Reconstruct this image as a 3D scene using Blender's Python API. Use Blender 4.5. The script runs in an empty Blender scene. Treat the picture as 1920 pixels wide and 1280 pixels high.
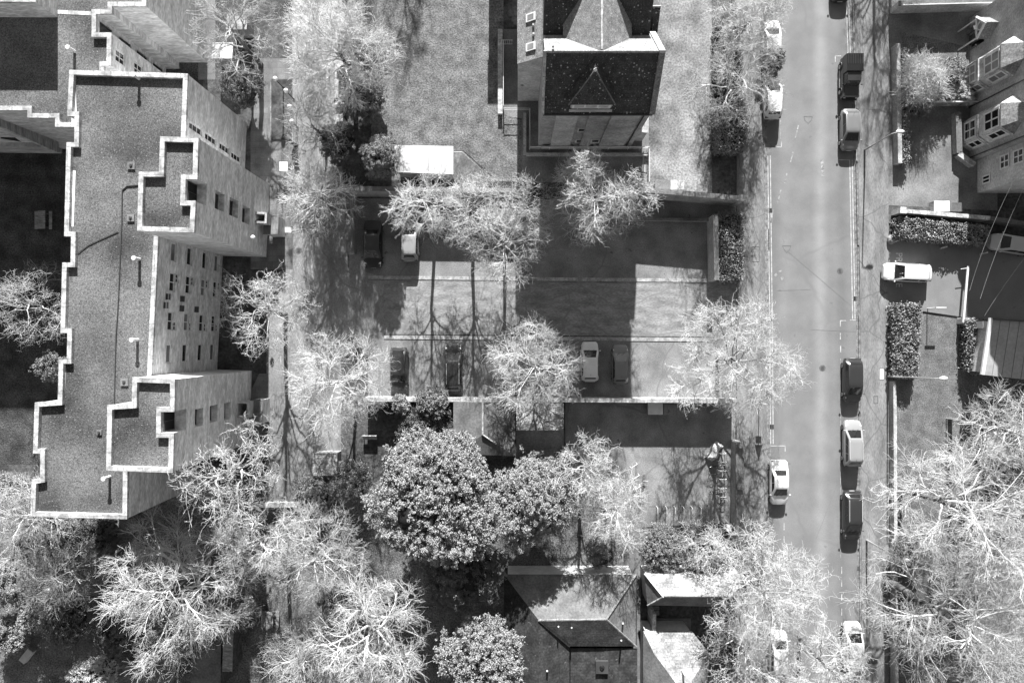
import bpy, bmesh, math, random
import numpy as np
from mathutils import Vector, Matrix

# ------------------------------------------------------------------ camera, sky, sun, exposure
CAM_H = 72.0
FOC = 1282.0                       # focal length in photo pixels (photo 1920 px wide)
S = bpy.context.scene
C = S.collection
cam_d = bpy.data.cameras.new('camera'); cam = bpy.data.objects.new('camera', cam_d); C.objects.link(cam)
cam.location = (0, 0, CAM_H); cam.rotation_euler = (0, 0, 0)
cam_d.sensor_fit = 'HORIZONTAL'; cam_d.angle = 2 * math.atan(960 / FOC)
cam_d.clip_start = 0.5; cam_d.clip_end = 3000
S.camera = cam

SUN_EL = math.radians(24.0); SUN_AZ = math.radians(0.3)       # azimuth from image-up (+Y) towards +X
wd = bpy.data.worlds.new('World'); S.world = wd; wd.use_nodes = True
wt = wd.node_tree; wt.nodes.clear()
sky = wt.nodes.new('ShaderNodeTexSky'); sky.sky_type = 'NISHITA'; sky.sun_disc = False
sky.sun_elevation = SUN_EL; sky.sun_rotation = SUN_AZ
bw = wt.nodes.new('ShaderNodeRGBToBW'); bg = wt.nodes.new('ShaderNodeBackground'); wo = wt.nodes.new('ShaderNodeOutputWorld')
bg.inputs['Strength'].default_value = 0.050
wt.links.new(sky.outputs[0], bw.inputs[0]); wt.links.new(bw.outputs[0], bg.inputs[0]); wt.links.new(bg.outputs[0], wo.inputs[0])
sl = bpy.data.lights.new('sun', 'SUN'); sl.energy = 5.0; sl.angle = math.radians(0.5); sl.color = (1, 1, 1)
so = bpy.data.objects.new('sun', sl); C.objects.link(so)
tosun = Vector((math.sin(SUN_AZ) * math.cos(SUN_EL), math.cos(SUN_AZ) * math.cos(SUN_EL), math.sin(SUN_EL)))
so.rotation_euler = tosun.to_track_quat('Z', 'Y').to_euler(); so.location = (0, 60, 60)
S.view_settings.view_transform = 'Standard'; S.view_settings.look = 'None'
S.view_settings.exposure = 1.68; S.view_settings.gamma = 1.0
S.view_settings.use_curve_mapping = False

# ------------------------------------------------------------------ placing helpers
def W(px, py, z=0.0):
    k = (CAM_H - z) / FOC
    return ((px - 960) * k, (640 - py) * k)
def W3(px, py, z=0.0):
    x, y = W(px, py, z); return Vector((x, y, z))
def pts(l, z=0.0): return [W(a, b, z) for a, b in l]
def ccw(p):
    a = sum(p[i][0] * p[(i + 1) % len(p)][1] - p[(i + 1) % len(p)][0] * p[i][1] for i in range(len(p)))
    return list(p) if a > 0 else list(reversed(p))
def on_wall(p0, p1, px, py):
    """pixel ray meets the vertical plane through p0,p1 -> (u along wall, z)"""
    d = ((px - 960) / FOC, (640 - py) / FOC)
    wx, wy = p1[0] - p0[0], p1[1] - p0[1]; L = math.hypot(wx, wy); wx /= L; wy /= L
    nx, ny = wy, -wx
    t = (p0[0] * nx + p0[1] * ny) / (d[0] * nx + d[1] * ny)
    x, y = d[0] * t, d[1] * t
    return ((x - p0[0]) * wx + (y - p0[1]) * wy, CAM_H - t)

# ------------------------------------------------------------------ materials (all grey: the photograph is black and white)
def node(nt, t, **kw):
    n = nt.nodes.new(t)
    for k, v in kw.items():
        if hasattr(n, k): setattr(n, k, v)
    return n
def g(v): return (v, v, v, 1)
def mat(name, base, lo=None, hi=None, scale=0.6, fine=None, fine_amt=0.25, rough=0.9, bump=0.0, bscale=None,
        stretch=None, specks=None, spec=0.3, metal=0.0, brick=None, cracks=None, dots=None, stripe=None, coat=0.0, bdist=0.03):
    m = bpy.data.materials.new(name); m.use_nodes = True; nt = m.node_tree
    b = nt.nodes['Principled BSDF']; L = nt.links.new
    b.inputs['Roughness'].default_value = rough; b.inputs['Metallic'].default_value = metal
    b.inputs['Specular IOR Level'].default_value = spec
    if coat: b.inputs['Coat Weight'].default_value = coat; b.inputs['Coat Roughness'].default_value = 0.04
    geo = node(nt, 'ShaderNodeNewGeometry'); pos = geo.outputs['Position']
    if stretch:
        mp = node(nt, 'ShaderNodeMapping'); mp.inputs['Scale'].default_value = stretch
        L(pos, mp.inputs['Vector']); vec = mp.outputs[0]
    else: vec = pos
    lo = base * 0.75 if lo is None else lo; hi = base * 1.25 if hi is None else hi
    n1 = node(nt, 'ShaderNodeTexNoise'); n1.inputs['Scale'].default_value = scale; n1.inputs['Detail'].default_value = 5
    L(vec, n1.inputs['Vector'])
    r = node(nt, 'ShaderNodeValToRGB'); r.color_ramp.elements[0].position = 0.32; r.color_ramp.elements[1].position = 0.68
    r.color_ramp.elements[0].color = g(lo); r.color_ramp.elements[1].color = g(hi)
    L(n1.outputs[0], r.inputs[0]); col = r.outputs[0]
    def mul(col, fac_out, amt):
        mx = node(nt, 'ShaderNodeMix', data_type='RGBA', blend_type='MULTIPLY'); mx.inputs[0].default_value = amt
        L(col, mx.inputs[6]); L(fac_out, mx.inputs[7]); return mx.outputs[2]
    def mix(fac, a, bcol):
        mx = node(nt, 'ShaderNodeMix', data_type='RGBA'); L(fac, mx.inputs[0]); L(a, mx.inputs[6])
        mx.inputs[7].default_value = g(bcol); return mx.outputs[2]
    hgt = None
    if fine:
        n2 = node(nt, 'ShaderNodeTexNoise'); n2.inputs['Scale'].default_value = fine; n2.inputs['Detail'].default_value = 6; n2.inputs['Roughness'].default_value = 0.65
        L(vec, n2.inputs['Vector'])
        r2 = node(nt, 'ShaderNodeValToRGB'); r2.color_ramp.elements[0].position = 0.3; r2.color_ramp.elements[1].position = 0.7
        r2.color_ramp.elements[0].color = g(0.0); r2.color_ramp.elements[1].color = g(2.0)
        L(n2.outputs[0], r2.inputs[0]); col = mul(col, r2.outputs[0], fine_amt); hgt = n2.outputs[0]
    if brick:
        bt = node(nt, 'ShaderNodeTexBrick'); bt.inputs['Scale'].default_value = 1.0
        bw_, bh_, mort, axis = brick
        bt.inputs['Brick Width'].default_value = bw_; bt.inputs['Row Height'].default_value = bh_
        bt.inputs['Mortar Size'].default_value = mort; bt.inputs['Color1'].default_value = g(1.0)
        bt.inputs['Color2'].default_value = g(0.72); bt.inputs['Mortar'].default_value = g(0.45)
        if axis == 'wall':
            sp = node(nt, 'ShaderNodeSeparateXYZ'); cb = node(nt, 'ShaderNodeCombineXYZ'); ad = node(nt, 'ShaderNodeMath', operation='ADD')
            L(pos, sp.inputs[0]); L(sp.outputs[0], ad.inputs[0]); L(sp.outputs[1], ad.inputs[1])
            L(ad.outputs[0], cb.inputs[0]); L(sp.outputs[2], cb.inputs[1]); L(cb.outputs[0], bt.inputs['Vector'])
        else: L(pos, bt.inputs['Vector'])
        col = mul(col, bt.outputs['Color'], 0.8)
    if specks:
        sc, th, val = specks
        v = node(nt, 'ShaderNodeTexNoise'); v.inputs['Scale'].default_value = sc; v.inputs['Detail'].default_value = 2
        L(pos, v.inputs['Vector'])
        gt = node(nt, 'ShaderNodeValToRGB'); gt.color_ramp.elements[0].position = th; gt.color_ramp.elements[1].position = th + 0.04
        L(v.outputs[0], gt.inputs[0]); col = mix(gt.outputs[0], col, val)
    if dots:
        sc, rad, val = dots
        v = node(nt, 'ShaderNodeTexVoronoi'); v.inputs['Scale'].default_value = sc; L(pos, v.inputs['Vector'])
        nz = node(nt, 'ShaderNodeTexNoise'); nz.inputs['Scale'].default_value = 0.7; nz.inputs['Detail'].default_value = 4; L(pos, nz.inputs['Vector'])
        sp = node(nt, 'ShaderNodeSeparateColor'); L(v.outputs['Color'], sp.inputs[0])
        mm = node(nt, 'ShaderNodeMath', operation='MULTIPLY'); L(sp.outputs[0], mm.inputs[0]); L(nz.outputs[0], mm.inputs[1])
        m2 = node(nt, 'ShaderNodeMath', operation='MULTIPLY'); L(mm.outputs[0], m2.inputs[0]); m2.inputs[1].default_value = rad * 2.2
        lt = node(nt, 'ShaderNodeMath', operation='LESS_THAN'); L(v.outputs['Distance'], lt.inputs[0]); L(m2.outputs[0], lt.inputs[1])
        col = mix(lt.outputs[0], col, val)
    if cracks:
        sc, val = cracks
        nz = node(nt, 'ShaderNodeTexNoise'); nz.inputs['Scale'].default_value = 0.5; L(pos, nz.inputs['Vector'])
        vm = node(nt, 'ShaderNodeMix', data_type='RGBA', blend_type='ADD'); vm.inputs[0].default_value = 1.0
        L(pos, vm.inputs[6]); L(nz.outputs['Color'], vm.inputs[7])
        v = node(nt, 'ShaderNodeTexVoronoi', feature='DISTANCE_TO_EDGE'); v.inputs['Scale'].default_value = sc
        L(vm.outputs[2], v.inputs['Vector'])
        gt = node(nt, 'ShaderNodeValToRGB'); gt.color_ramp.elements[0].position = 0.0; gt.color_ramp.elements[1].position = 0.012
        gt.color_ramp.elements[0].color = g(1); gt.color_ramp.elements[1].color = g(0)
        L(v.outputs['Distance'], gt.inputs[0]); col = mix(gt.outputs[0], col, val)
    if stripe:                      # worn bands along world Y: list of (x centre, half width, multiplier)
        sp = node(nt, 'ShaderNodeSeparateXYZ'); L(pos, sp.inputs[0])
        wv = node(nt, 'ShaderNodeTexNoise'); wv.inputs['Scale'].default_value = 0.25; L(pos, wv.inputs['Vector'])
        for xc, hw, k in stripe:
            a = node(nt, 'ShaderNodeMath', operation='SUBTRACT'); L(sp.outputs[0], a.inputs[0]); a.inputs[1].default_value = xc
            a2 = node(nt, 'ShaderNodeMath', operation='MULTIPLY_ADD'); L(wv.outputs[0], a2.inputs[0]); a2.inputs[1].default_value = 0.5; L(a.outputs[0], a2.inputs[2])
            ab = node(nt, 'ShaderNodeMath', operation='ABSOLUTE'); L(a2.outputs[0], ab.inputs[0])
            mr = node(nt, 'ShaderNodeMapRange', interpolation_type='SMOOTHSTEP'); L(ab.outputs[0], mr.inputs[0])
            mr.inputs[1].default_value = 0; mr.inputs[2].default_value = hw; mr.inputs[3].default_value = k; mr.inputs[4].default_value = 1
            col = mul(col, mr.outputs[0], 1.0)
    L(col, b.inputs['Base Color'])
    if bump:
        n3 = node(nt, 'ShaderNodeTexNoise'); n3.inputs['Scale'].default_value = bscale or (fine or 8); n3.inputs['Detail'].default_value = 4
        L(vec, n3.inputs['Vector'])
        bp = node(nt, 'ShaderNodeBump'); bp.inputs['Strength'].default_value = bump; bp.inputs['Distance'].default_value = bdist
        L(n3.outputs[0], bp.inputs['Height']); L(bp.outputs[0], b.inputs['Normal'])
    return m

M = {}
RX = lambda px: (px - 960) * CAM_H / FOC
M['soil'] = mat('soil', 0.06, 0.03, 0.10, scale=0.5, fine=3, fine_amt=0.6, bump=0.6, bscale=4, bdist=0.08)
M['road'] = mat('road_asphalt', 0.168, 0.148, 0.186, scale=0.45, fine=18, fine_amt=0.22, rough=0.85, bump=0.15, bscale=30, specks=(0.9, 0.70, 0.138),
                stripe=[(RX(1543), 1.1, 1.30), (RX(1477), 0.9, 1.08), (RX(1452), 1.0, 0.88), (RX(1585), 0.9, 0.86)], cracks=(0.055, 0.155))
M['asphalt'] = mat('car_park_asphalt', 0.185, 0.135, 0.235, scale=0.5, fine=9, fine_amt=0.35, bump=0.2, bscale=24, cracks=(0.1, 0.14), specks=(1.1, 0.70, 0.10))
M['lane'] = mat('car_park_lane', 0.215, 0.15, 0.27, scale=0.9, fine=6, fine_amt=0.4, bump=0.2, bscale=20, cracks=(0.13, 0.165), stretch=(0.6, 1.8, 1))
M['drive'] = mat('service_drive_asphalt', 0.20, 0.145, 0.25, scale=0.6, fine=8, fine_amt=0.3, bump=0.2, bscale=22, stretch=(1, 0.5, 1), cracks=(0.1, 0.15))
M['pave'] = mat('pavement', 0.175, 0.12, 0.225, scale=0.7, fine=7, fine_amt=0.35, bump=0.15, bscale=20, stretch=(1.6, 0.4, 1), cracks=(0.16, 0.11))
M['slab'] = mat('paving_slabs', 0.17, 0.12, 0.21, scale=0.8, fine=8, fine_amt=0.2, bump=0.1, brick=(0.9, 0.6, 0.012, 'flat'))
M['kerb'] = mat('kerb_stone', 0.17, 0.09, 0.24, scale=2.5, fine=9, fine_amt=0.4, bump=0.3)
M['line'] = mat('road_paint', 0.42, 0.25, 0.5, scale=2.2, fine=9, fine_amt=0.25)
M['worn_line'] = mat('worn_road_paint', 0.24, 0.13, 0.36, scale=3, fine=9, fine_amt=0.4)
M['gravel_drive'] = mat('gravel_drive', 0.19, 0.07, 0.29, scale=0.3, fine=5, fine_amt=0.6, bump=0.3, bscale=14)
M['lawn'] = mat('lawn_grass', 0.13, 0.08, 0.175, scale=0.8, fine=5.5, fine_amt=0.75, bump=0.6, bscale=9, bdist=0.1)
M['lawn2'] = mat('short_grass', 0.12, 0.08, 0.155, scale=0.9, fine=8, fine_amt=0.7, bump=0.5, bscale=12, bdist=0.07)
M['rough_grass'] = mat('rough_grass', 0.13, 0.07, 0.19, scale=0.6, fine=6, fine_amt=0.85, bump=0.8, bscale=10, bdist=0.1)
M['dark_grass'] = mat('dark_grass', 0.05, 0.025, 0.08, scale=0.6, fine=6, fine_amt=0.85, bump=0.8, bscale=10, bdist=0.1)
M['garden_paving'] = mat('garden_paving', 0.17, 0.10, 0.22, scale=0.4, fine=6, fine_amt=0.3, bump=0.2, bscale=16)
M['gravel_roof'] = mat('gravel_roof', 0.105, 0.045, 0.17, scale=0.17, fine=9, fine_amt=0.8, bump=0.5, bscale=16, specks=(7, 0.655, 0.27), bdist=0.04)
M['coping'] = mat('white_coping', 0.47, 0.27, 0.60, scale=1.5, fine=5, fine_amt=0.4, bump=0.15, brick=(1.5, 1.5, 0.03, 'flat'))
M['concrete'] = mat('board_marked_concrete', 0.58, 0.42, 0.70, scale=0.8, fine=3.2, fine_amt=0.35, stretch=(0.7, 0.7, 2.6), bump=0.3, bscale=5)
M['concrete_dark'] = mat('stained_concrete', 0.40, 0.26, 0.52, scale=1.5, fine=4, fine_amt=0.4, stretch=(0.45, 0.45, 2.4), bump=0.25, bscale=4)
M['brick'] = mat('brick_wall', 0.38, 0.29, 0.48, scale=0.7, fine=5, fine_amt=0.3, brick=(0.25, 0.09, 0.01, 'wall'))
M['brick_pale'] = mat('pale_brick_wall', 0.52, 0.42, 0.62, scale=0.7, fine=5, fine_amt=0.3, brick=(0.25, 0.09, 0.01, 'wall'))
M['slate'] = mat('slate_roof', 0.042, 0.028, 0.06, scale=1.5, fine=8, fine_amt=0.5, rough=0.75, dots=(3.6, 0.24, 0.32), specks=(9, 0.63, 0.11), bump=0.3, bscale=8, brick=(0.35, 0.25, 0.012, 'flat'))
M['slate_grey'] = mat('grey_slate', 0.17, 0.12, 0.22, scale=2.0, fine=9, fine_amt=0.6, rough=0.8, specks=(7, 0.66, 0.42), bump=0.4, bscale=10)
M['felt'] = mat('roofing_felt', 0.13, 0.09, 0.17, scale=0.6, fine=5, fine_amt=0.35, bump=0.15)
M['tiles_shade'] = mat('shade_toned_roof_tiles', 0.036, 0.02, 0.055, scale=0.9, fine=5, fine_amt=0.6, bump=0.2, bscale=8, brick=(0.35, 0.3, 0.014, 'flat'), specks=(3, 0.69, 0.11))  # near-black tone that carries the shade on the hipped house
M['felt_pale'] = mat('pale_roof_tiles', 0.25, 0.15, 0.34, scale=0.9, fine=6, fine_amt=0.5, bump=0.3, bscale=9, brick=(0.35, 0.3, 0.014, 'flat'))
M['white_roof'] = mat('white_sheet_roof', 0.48, 0.42, 0.54, scale=0.6, fine=3, fine_amt=0.15, rough=0.6)
M['white_paint'] = mat('white_paint', 0.58, 0.5, 0.64, scale=1.5, rough=0.5)
M['grey_metal'] = mat('grey_metal', 0.30, rough=0.4, metal=0.3)
M['white_metal'] = mat('pale_metal', 0.62, 0.55, 0.7, rough=0.4)
M['dark_metal'] = mat('dark_metal', 0.05, rough=0.5)
M['dark_plastic'] = mat('dark_plastic', 0.035, rough=0.5)
M['dark_wood'] = mat('dark_wood', 0.07, 0.04, 0.11, scale=2, fine=8, fine_amt=0.4)
M['grey_wood'] = mat('weathered_wood', 0.24, 0.15, 0.32, scale=1.5, fine=6, fine_amt=0.4, stretch=(0.6, 3, 1), bump=0.3)
M['glass'] = mat('window_glass', 0.012, 0.008, 0.02, rough=0.06, spec=0.6)
M['pale_glass'] = mat('pale_window_glass', 0.16, 0.10, 0.24, scale=0.8, rough=0.1, spec=0.6)
M['dark_void'] = mat('dark_interior', 0.012, 0.008, 0.016, rough=0.8)
M['tyre'] = mat('tyre_rubber', 0.015, rough=0.8)
M['rim'] = mat('wheel_rim', 0.35, rough=0.3, metal=0.6)
M['lamp_glass'] = mat('lamp_lens', 0.7, rough=0.15)
M['tail_lens'] = mat('tail_lens', 0.06, rough=0.15)
M['globe'] = mat('opal_globe', 0.8, 0.78, 0.82, rough=0.3)
M['plate'] = mat('number_plate', 0.6, rough=0.4)
M['tarp'] = mat('tarpaulin', 0.42, 0.3, 0.55, scale=3, fine=6, fine_amt=0.2, rough=0.5, bump=0.5, bscale=3)
M['skin'] = mat('skin', 0.45); M['shirt'] = mat('pale_shirt', 0.7)
M['bark_white'] = mat('pale_bark', 0.46, 0.33, 0.59, scale=1.2)
M['bark_light'] = mat('light_bark', 0.34, 0.23, 0.45, scale=1.2)
M['bark_mid'] = mat('grey_bark', 0.28, 0.18, 0.38, scale=1.2)
M['bark_dark'] = mat('dark_bark', 0.09, 0.05, 0.13, scale=1.5)
M['bark_limb'] = mat('white_limb_bark', 0.54, 0.40, 0.68, scale=1.2)
M['pale_edge'] = mat('pale_edging', 0.30, 0.20, 0.38, scale=1.5, fine=5, fine_amt=0.4)
M['leaf_pale'] = mat('pale_leaves', 0.26, 0.19, 0.33, scale=1.6, rough=0.6)
M['leaf_feather'] = mat('feathery_leaves', 0.5, 0.36, 0.62, scale=1.6, rough=0.6)
M['ribbed'] = mat('ribbed_roof_sheet', 0.27, 0.24, 0.30, scale=0.7, fine=4, fine_amt=0.15, rough=0.6)
M['leaf_mid'] = mat('evergreen_leaves', 0.18, 0.12, 0.25, scale=1.6, rough=0.5)
M['leaf_dark'] = mat('dark_leaves', 0.11, 0.06, 0.17, scale=0.9, rough=0.5)
M['hedge'] = mat('hedge_leaves', 0.20, 0.11, 0.30, scale=2.0, rough=0.6)
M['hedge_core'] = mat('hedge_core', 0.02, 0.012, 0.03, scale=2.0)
for nm, v in (('paint_white', 0.62), ('paint_silver', 0.42), ('paint_grey', 0.16), ('paint_midgrey', 0.25), ('paint_dark', 0.028), ('paint_black', 0.010)):
    M[nm] = mat(nm, v, v * 0.96, v * 1.04, rough=0.32, spec=0.5, coat=0.35 if v < 0.5 else 0.3)

# ------------------------------------------------------------------ mesh builders
class MB:
    def __init__(self): self.v = []; self.f = []
    def add(self, vs, fs):
        o = len(self.v); self.v += [tuple(p) for p in vs]; self.f += [tuple(i + o for i in f) for f in fs]; return self
    def face(self, *vs): return self.add(vs, [tuple(range(len(vs)))])
    def box(self, x0, x1, y0, y1, z0, z1):
        return self.add([(x, y, z) for z in (z0, z1) for x, y in ((x0, y0), (x1, y0), (x1, y1), (x0, y1))],
                        [(3, 2, 1, 0), (4, 5, 6, 7), (0, 1, 5, 4), (1, 2, 6, 5), (2, 3, 7, 6), (3, 0, 4, 7)])
    def obox(self, c, u, v, n, a, b, d):
        """box centred c, half sizes a,b,d on axes u,v,n"""
        c, u, v, n = Vector(c), Vector(u), Vector(v), Vector(n)
        vs = [c + u * (a * i) + v * (b * j) + n * (d * k) for k in (-1, 1) for i, j in ((-1, -1), (1, -1), (1, 1), (-1, 1))]
        return self.add(vs, [(3, 2, 1, 0), (4, 5, 6, 7), (0, 1, 5, 4), (1, 2, 6, 5), (2, 3, 7, 6), (3, 0, 4, 7)])
    def prism(self, poly, z0, z1, bottom=True):
        p = ccw(poly); n = len(p)
        vs = [(x, y, z0) for x, y in p] + [(x, y, z1) for x, y in p]
        fs = [tuple(range(n, 2 * n))] + [(i, (i + 1) % n, n + (i + 1) % n, n + i) for i in range(n)]
        if bottom: fs.append(tuple(reversed(range(n))))
        return self.add(vs, fs)
    def sheet(self, poly, z): return self.add([(x, y, z) for x, y in ccw(poly)], [tuple(range(len(poly)))])
    def tube(self, path, r, s=8, cap=True):
        P = [Vector(p) for p in path]; n = len(P)
        R = r if isinstance(r, (list, tuple)) else [r] * n
        vs = []
        for i in range(n):
            d = (P[min(i + 1, n - 1)] - P[max(i - 1, 0)]).normalized()
            a = d.cross(Vector((0, 0, 1)) if abs(d.z) < 0.9 else Vector((1, 0, 0))).normalized(); b = d.cross(a)
            vs += [P[i] + (a * math.cos(2 * math.pi * k / s) + b * math.sin(2 * math.pi * k / s)) * R[i] for k in range(s)]
        fs = [(i * s + k, i * s + (k + 1) % s, (i + 1) * s + (k + 1) % s, (i + 1) * s + k) for i in range(n - 1) for k in range(s)]
        if cap: fs += [tuple(reversed(range(s))), tuple(range((n - 1) * s, n * s))]
        return self.add(vs, fs)
    def sphere(self, c, r, n=10, m=7):
        c = Vector(c); rr = r if isinstance(r, (tuple, list)) else (r, r, r); vs = []
        for j in range(m + 1):
            t = math.pi * j / m
            vs += [(c.x + rr[0] * math.sin(t) * math.cos(2 * math.pi * i / n), c.y + rr[1] * math.sin(t) * math.sin(2 * math.pi * i / n), c.z + rr[2] * math.cos(t)) for i in range(n)]
        return self.add(vs, [(j * n + i, (j + 1) * n + i, (j + 1) * n + (i + 1) % n, j * n + (i + 1) % n) for j in range(m) for i in range(n)])
    def wall(self, p0, p1, z0, z1, holes=(), depth=0.2):
        """vertical wall, outside on the right of p0->p1; holes (u0,u1,v0,v1) get reveals"""
        d = Vector((p1[0] - p0[0], p1[1] - p0[1], 0)); L = d.length; d /= L; n = Vector((d.y, -d.x, 0)); o = Vector((p0[0], p0[1], 0))
        hs = [(max(0.02, min(a, b)), min(L - 0.02, max(a, b)), max(z0 + .02, min(c, e)), min(z1 - .02, max(c, e))) for a, b, c, e in holes]
        us = sorted({0, L} | {h[0] for h in hs} | {h[1] for h in hs}); vs = sorted({z0, z1} | {h[2] for h in hs} | {h[3] for h in hs})
        P = lambda u, v, k=0: o + d * u + Vector((0, 0, v)) - n * k
        for i in range(len(us) - 1):
            for j in range(len(vs) - 1):
                uc, vc = (us[i] + us[i + 1]) / 2, (vs[j] + vs[j + 1]) / 2
                if any(h[0] < uc < h[1] and h[2] < vc < h[3] for h in hs): continue
                self.face(P(us[i], vs[j]), P(us[i + 1], vs[j]), P(us[i + 1], vs[j + 1]), P(us[i], vs[j + 1]))
        for a, b, c, e in hs:
            q = [(a, c), (b, c), (b, e), (a, e)]
            for i in range(4):
                s_, t_ = q[i], q[(i + 1) % 4]
                self.face(P(*s_), P(*s_, depth), P(*t_, depth), P(*t_))
        return self
    def build(self, name, m, parent=None, smooth=False, loc=None, bevel=0.0):
        me = bpy.data.meshes.new(name)
        root = parent
        while root is not None and root.parent is not None: root = root.parent
        if root is not None and not root.get('_local'): off = np.array(root.location)
        elif root is not None: off = np.zeros(3)
        else:
            a = np.array(self.v); off = np.array(loc) if loc is not None else np.array([(a[:, 0].min() + a[:, 0].max()) / 2, (a[:, 1].min() + a[:, 1].max()) / 2, a[:, 2].min()])
        me.from_pydata([(p[0] - off[0], p[1] - off[1], p[2] - off[2]) for p in self.v], [], self.f); me.update()
        o = bpy.data.objects.new(name, me); C.objects.link(o); me.materials.append(M[m] if isinstance(m, str) else m)
        if parent is not None: o.parent = parent
        else: o.location = off
        if smooth:
            me.shade_smooth()
            me.set_sharp_from_angle(angle=math.radians(38))
        if bevel:
            bm = o.modifiers.new('bevel', 'BEVEL'); bm.width = bevel; bm.segments = 2; bm.limit_method = 'ANGLE'; bm.angle_limit = math.radians(40)
        return o
def tag(o, label, cat, group=None, kind=None):
    o['label'] = label; o['category'] = cat
    if group: o['group'] = group
    if kind: o['kind'] = kind
    return o
def thing(name, label, cat, loc, rz=0.0, group=None, local=False):
    o = bpy.data.objects.new(name, None); C.objects.link(o); o.empty_display_size = 0.3
    o.location = loc; o.rotation_euler = (0, 0, rz)
    if local: o['_local'] = 1
    return tag(o, label, cat, group)
def structure(name, mb, m, label=None, cat=None):
    o = mb.build(name, m); o['kind'] = 'structure'
    if label: o['label'] = label
    o['category'] = cat or name.replace('_', ' ')
    return o
def mesh_np(name, v, f, m, parent=None, loc=(0, 0, 0), smooth=False):
    """v (n,3) local to loc, f (m,4) quads"""
    me = bpy.data.meshes.new(name); nv, nf = len(v), len(f); k = f.shape[1]
    me.vertices.add(nv); me.vertices.foreach_set('co', np.ascontiguousarray(v, dtype=np.float32).ravel())
    me.loops.add(nf * k); me.loops.foreach_set('vertex_index', np.ascontiguousarray(f, dtype=np.int32).ravel())
    me.polygons.add(nf); me.polygons.foreach_set('loop_start', np.arange(0, nf * k, k, dtype=np.int32))
    me.update(calc_edges=True)
    if smooth: me.shade_smooth()
    me.materials.append(M[m]); o = bpy.data.objects.new(name, me); C.objects.link(o)
    if parent is not None: o.parent = parent
    o.location = loc
    return o

M['clear_glass'] = mat('clear_windscreen', 0.02, rough=0.05)
M['clear_glass'].node_tree.nodes['Principled BSDF'].inputs['Alpha'].default_value = 0.3

# ------------------------------------------------------------------ the ground, roads and paths
g_ = MB(); g_.face((-500, -500, 0), (500, -500, 0), (500, 500, 0), (-500, 500, 0)); structure('ground', g_, 'soil')
def sheet(name, m, poly, z):
    return structure(name, MB().sheet(pts(poly), z), m)
sheet('rough_grass', 'rough_grass', [(-700, 860), (700, 905), (960, 760), (1180, 985), (1180, 1900), (-700, 1900)], 0.008)
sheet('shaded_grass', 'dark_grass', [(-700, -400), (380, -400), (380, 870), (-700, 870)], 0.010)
sheet('lawn_shade_strip', 'soil', [(642, -120), (712, -120), (700, 180), (690, 345), (642, 345)], 0.022)  # dark sheet laid over the lawn edge in place of its shade
sheet('lawn', 'lawn', [(652, -300), (944, -300), (944, 214), (978, 226), (978, 341), (652, 338)], 0.016)
sheet('grass', 'lawn2', [(1664, 572), (1830, 596), (2600, 640), (2600, 1900), (1664, 1900)], 0.012)
sheet('service_drive', 'drive', [(548, -300), (652, -300), (652, 500), (720, 520), (720, 640), (640, 660), (640, 942), (500, 942), (500, 520), (548, 500)], 0.020)
sheet('footpath', 'slab', [(484, 110), (549, 110), (549, 505), (470, 505), (470, 250)], 0.024)
sheet('footpath', 'slab', [(372, -60), (404, -60), (404, 150), (372, 150)], 0.024)
sheet('footpath', 'slab', [(486, 700), (503, 700), (503, 850), (440, 850), (440, 800)], 0.024)
sheet('car_park', 'asphalt', [(655, 372), (1332, 376), (1332, 528), (655, 524)], 0.016)
sheet('car_park', 'asphalt', [(690, 630), (1380, 633), (1380, 750), (690, 748)], 0.016)
sheet('car_park_lane', 'lane', [(720, 521), (1384, 525), (1384, 636), (720, 634)], 0.028)
def strip(name, m, a, b, w, z, h=0.0):
    """long strip between two pixel points, w metres wide"""
    p, q = Vector(W(*a)), Vector(W(*b)); d = (q - p).normalized(); n = Vector((-d.y, d.x)) * (w / 2)
    poly = [tuple(p + n), tuple(q + n), tuple(q - n), tuple(p - n)]
    mb = MB().prism(poly, z, z + h, bottom=False) if h else MB().sheet(poly, z)
    return structure(name, mb, m)
strip('kerb', 'pale_edge', (690, 520), (1326, 526), 0.36, 0.0, 0.07)
strip('gutter', 'garden_paving', (690, 523.5), (1326, 531), 0.22, 0.034)
strip('kerb', 'pale_edge', (720, 632), (1330, 637), 0.36, 0.0, 0.07)
strip('gutter', 'dark_wood', (720, 627), (1330, 632), 0.12, 0.034)
sheet('yard', 'asphalt', [(1060, 750), (1378, 752), (1378, 978), (1170, 990), (1060, 880)], 0.020)
sheet('gravel_drive', 'gravel_drive', [(1222, -300), (1335, -300), (1335, 362), (1205, 357), (1205, 292), (1216, 292)], 0.020)
sheet('terrace', 'garden_paving', [(940, 55), (1222, 55), (1222, 345), (978, 341), (978, 222), (940, 218)], 0.012)
sheet('lower_court', 'garden_paving', [(1185, 376), (1380, 378), (1380, 410), (1185, 410)], 0.014)
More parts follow.
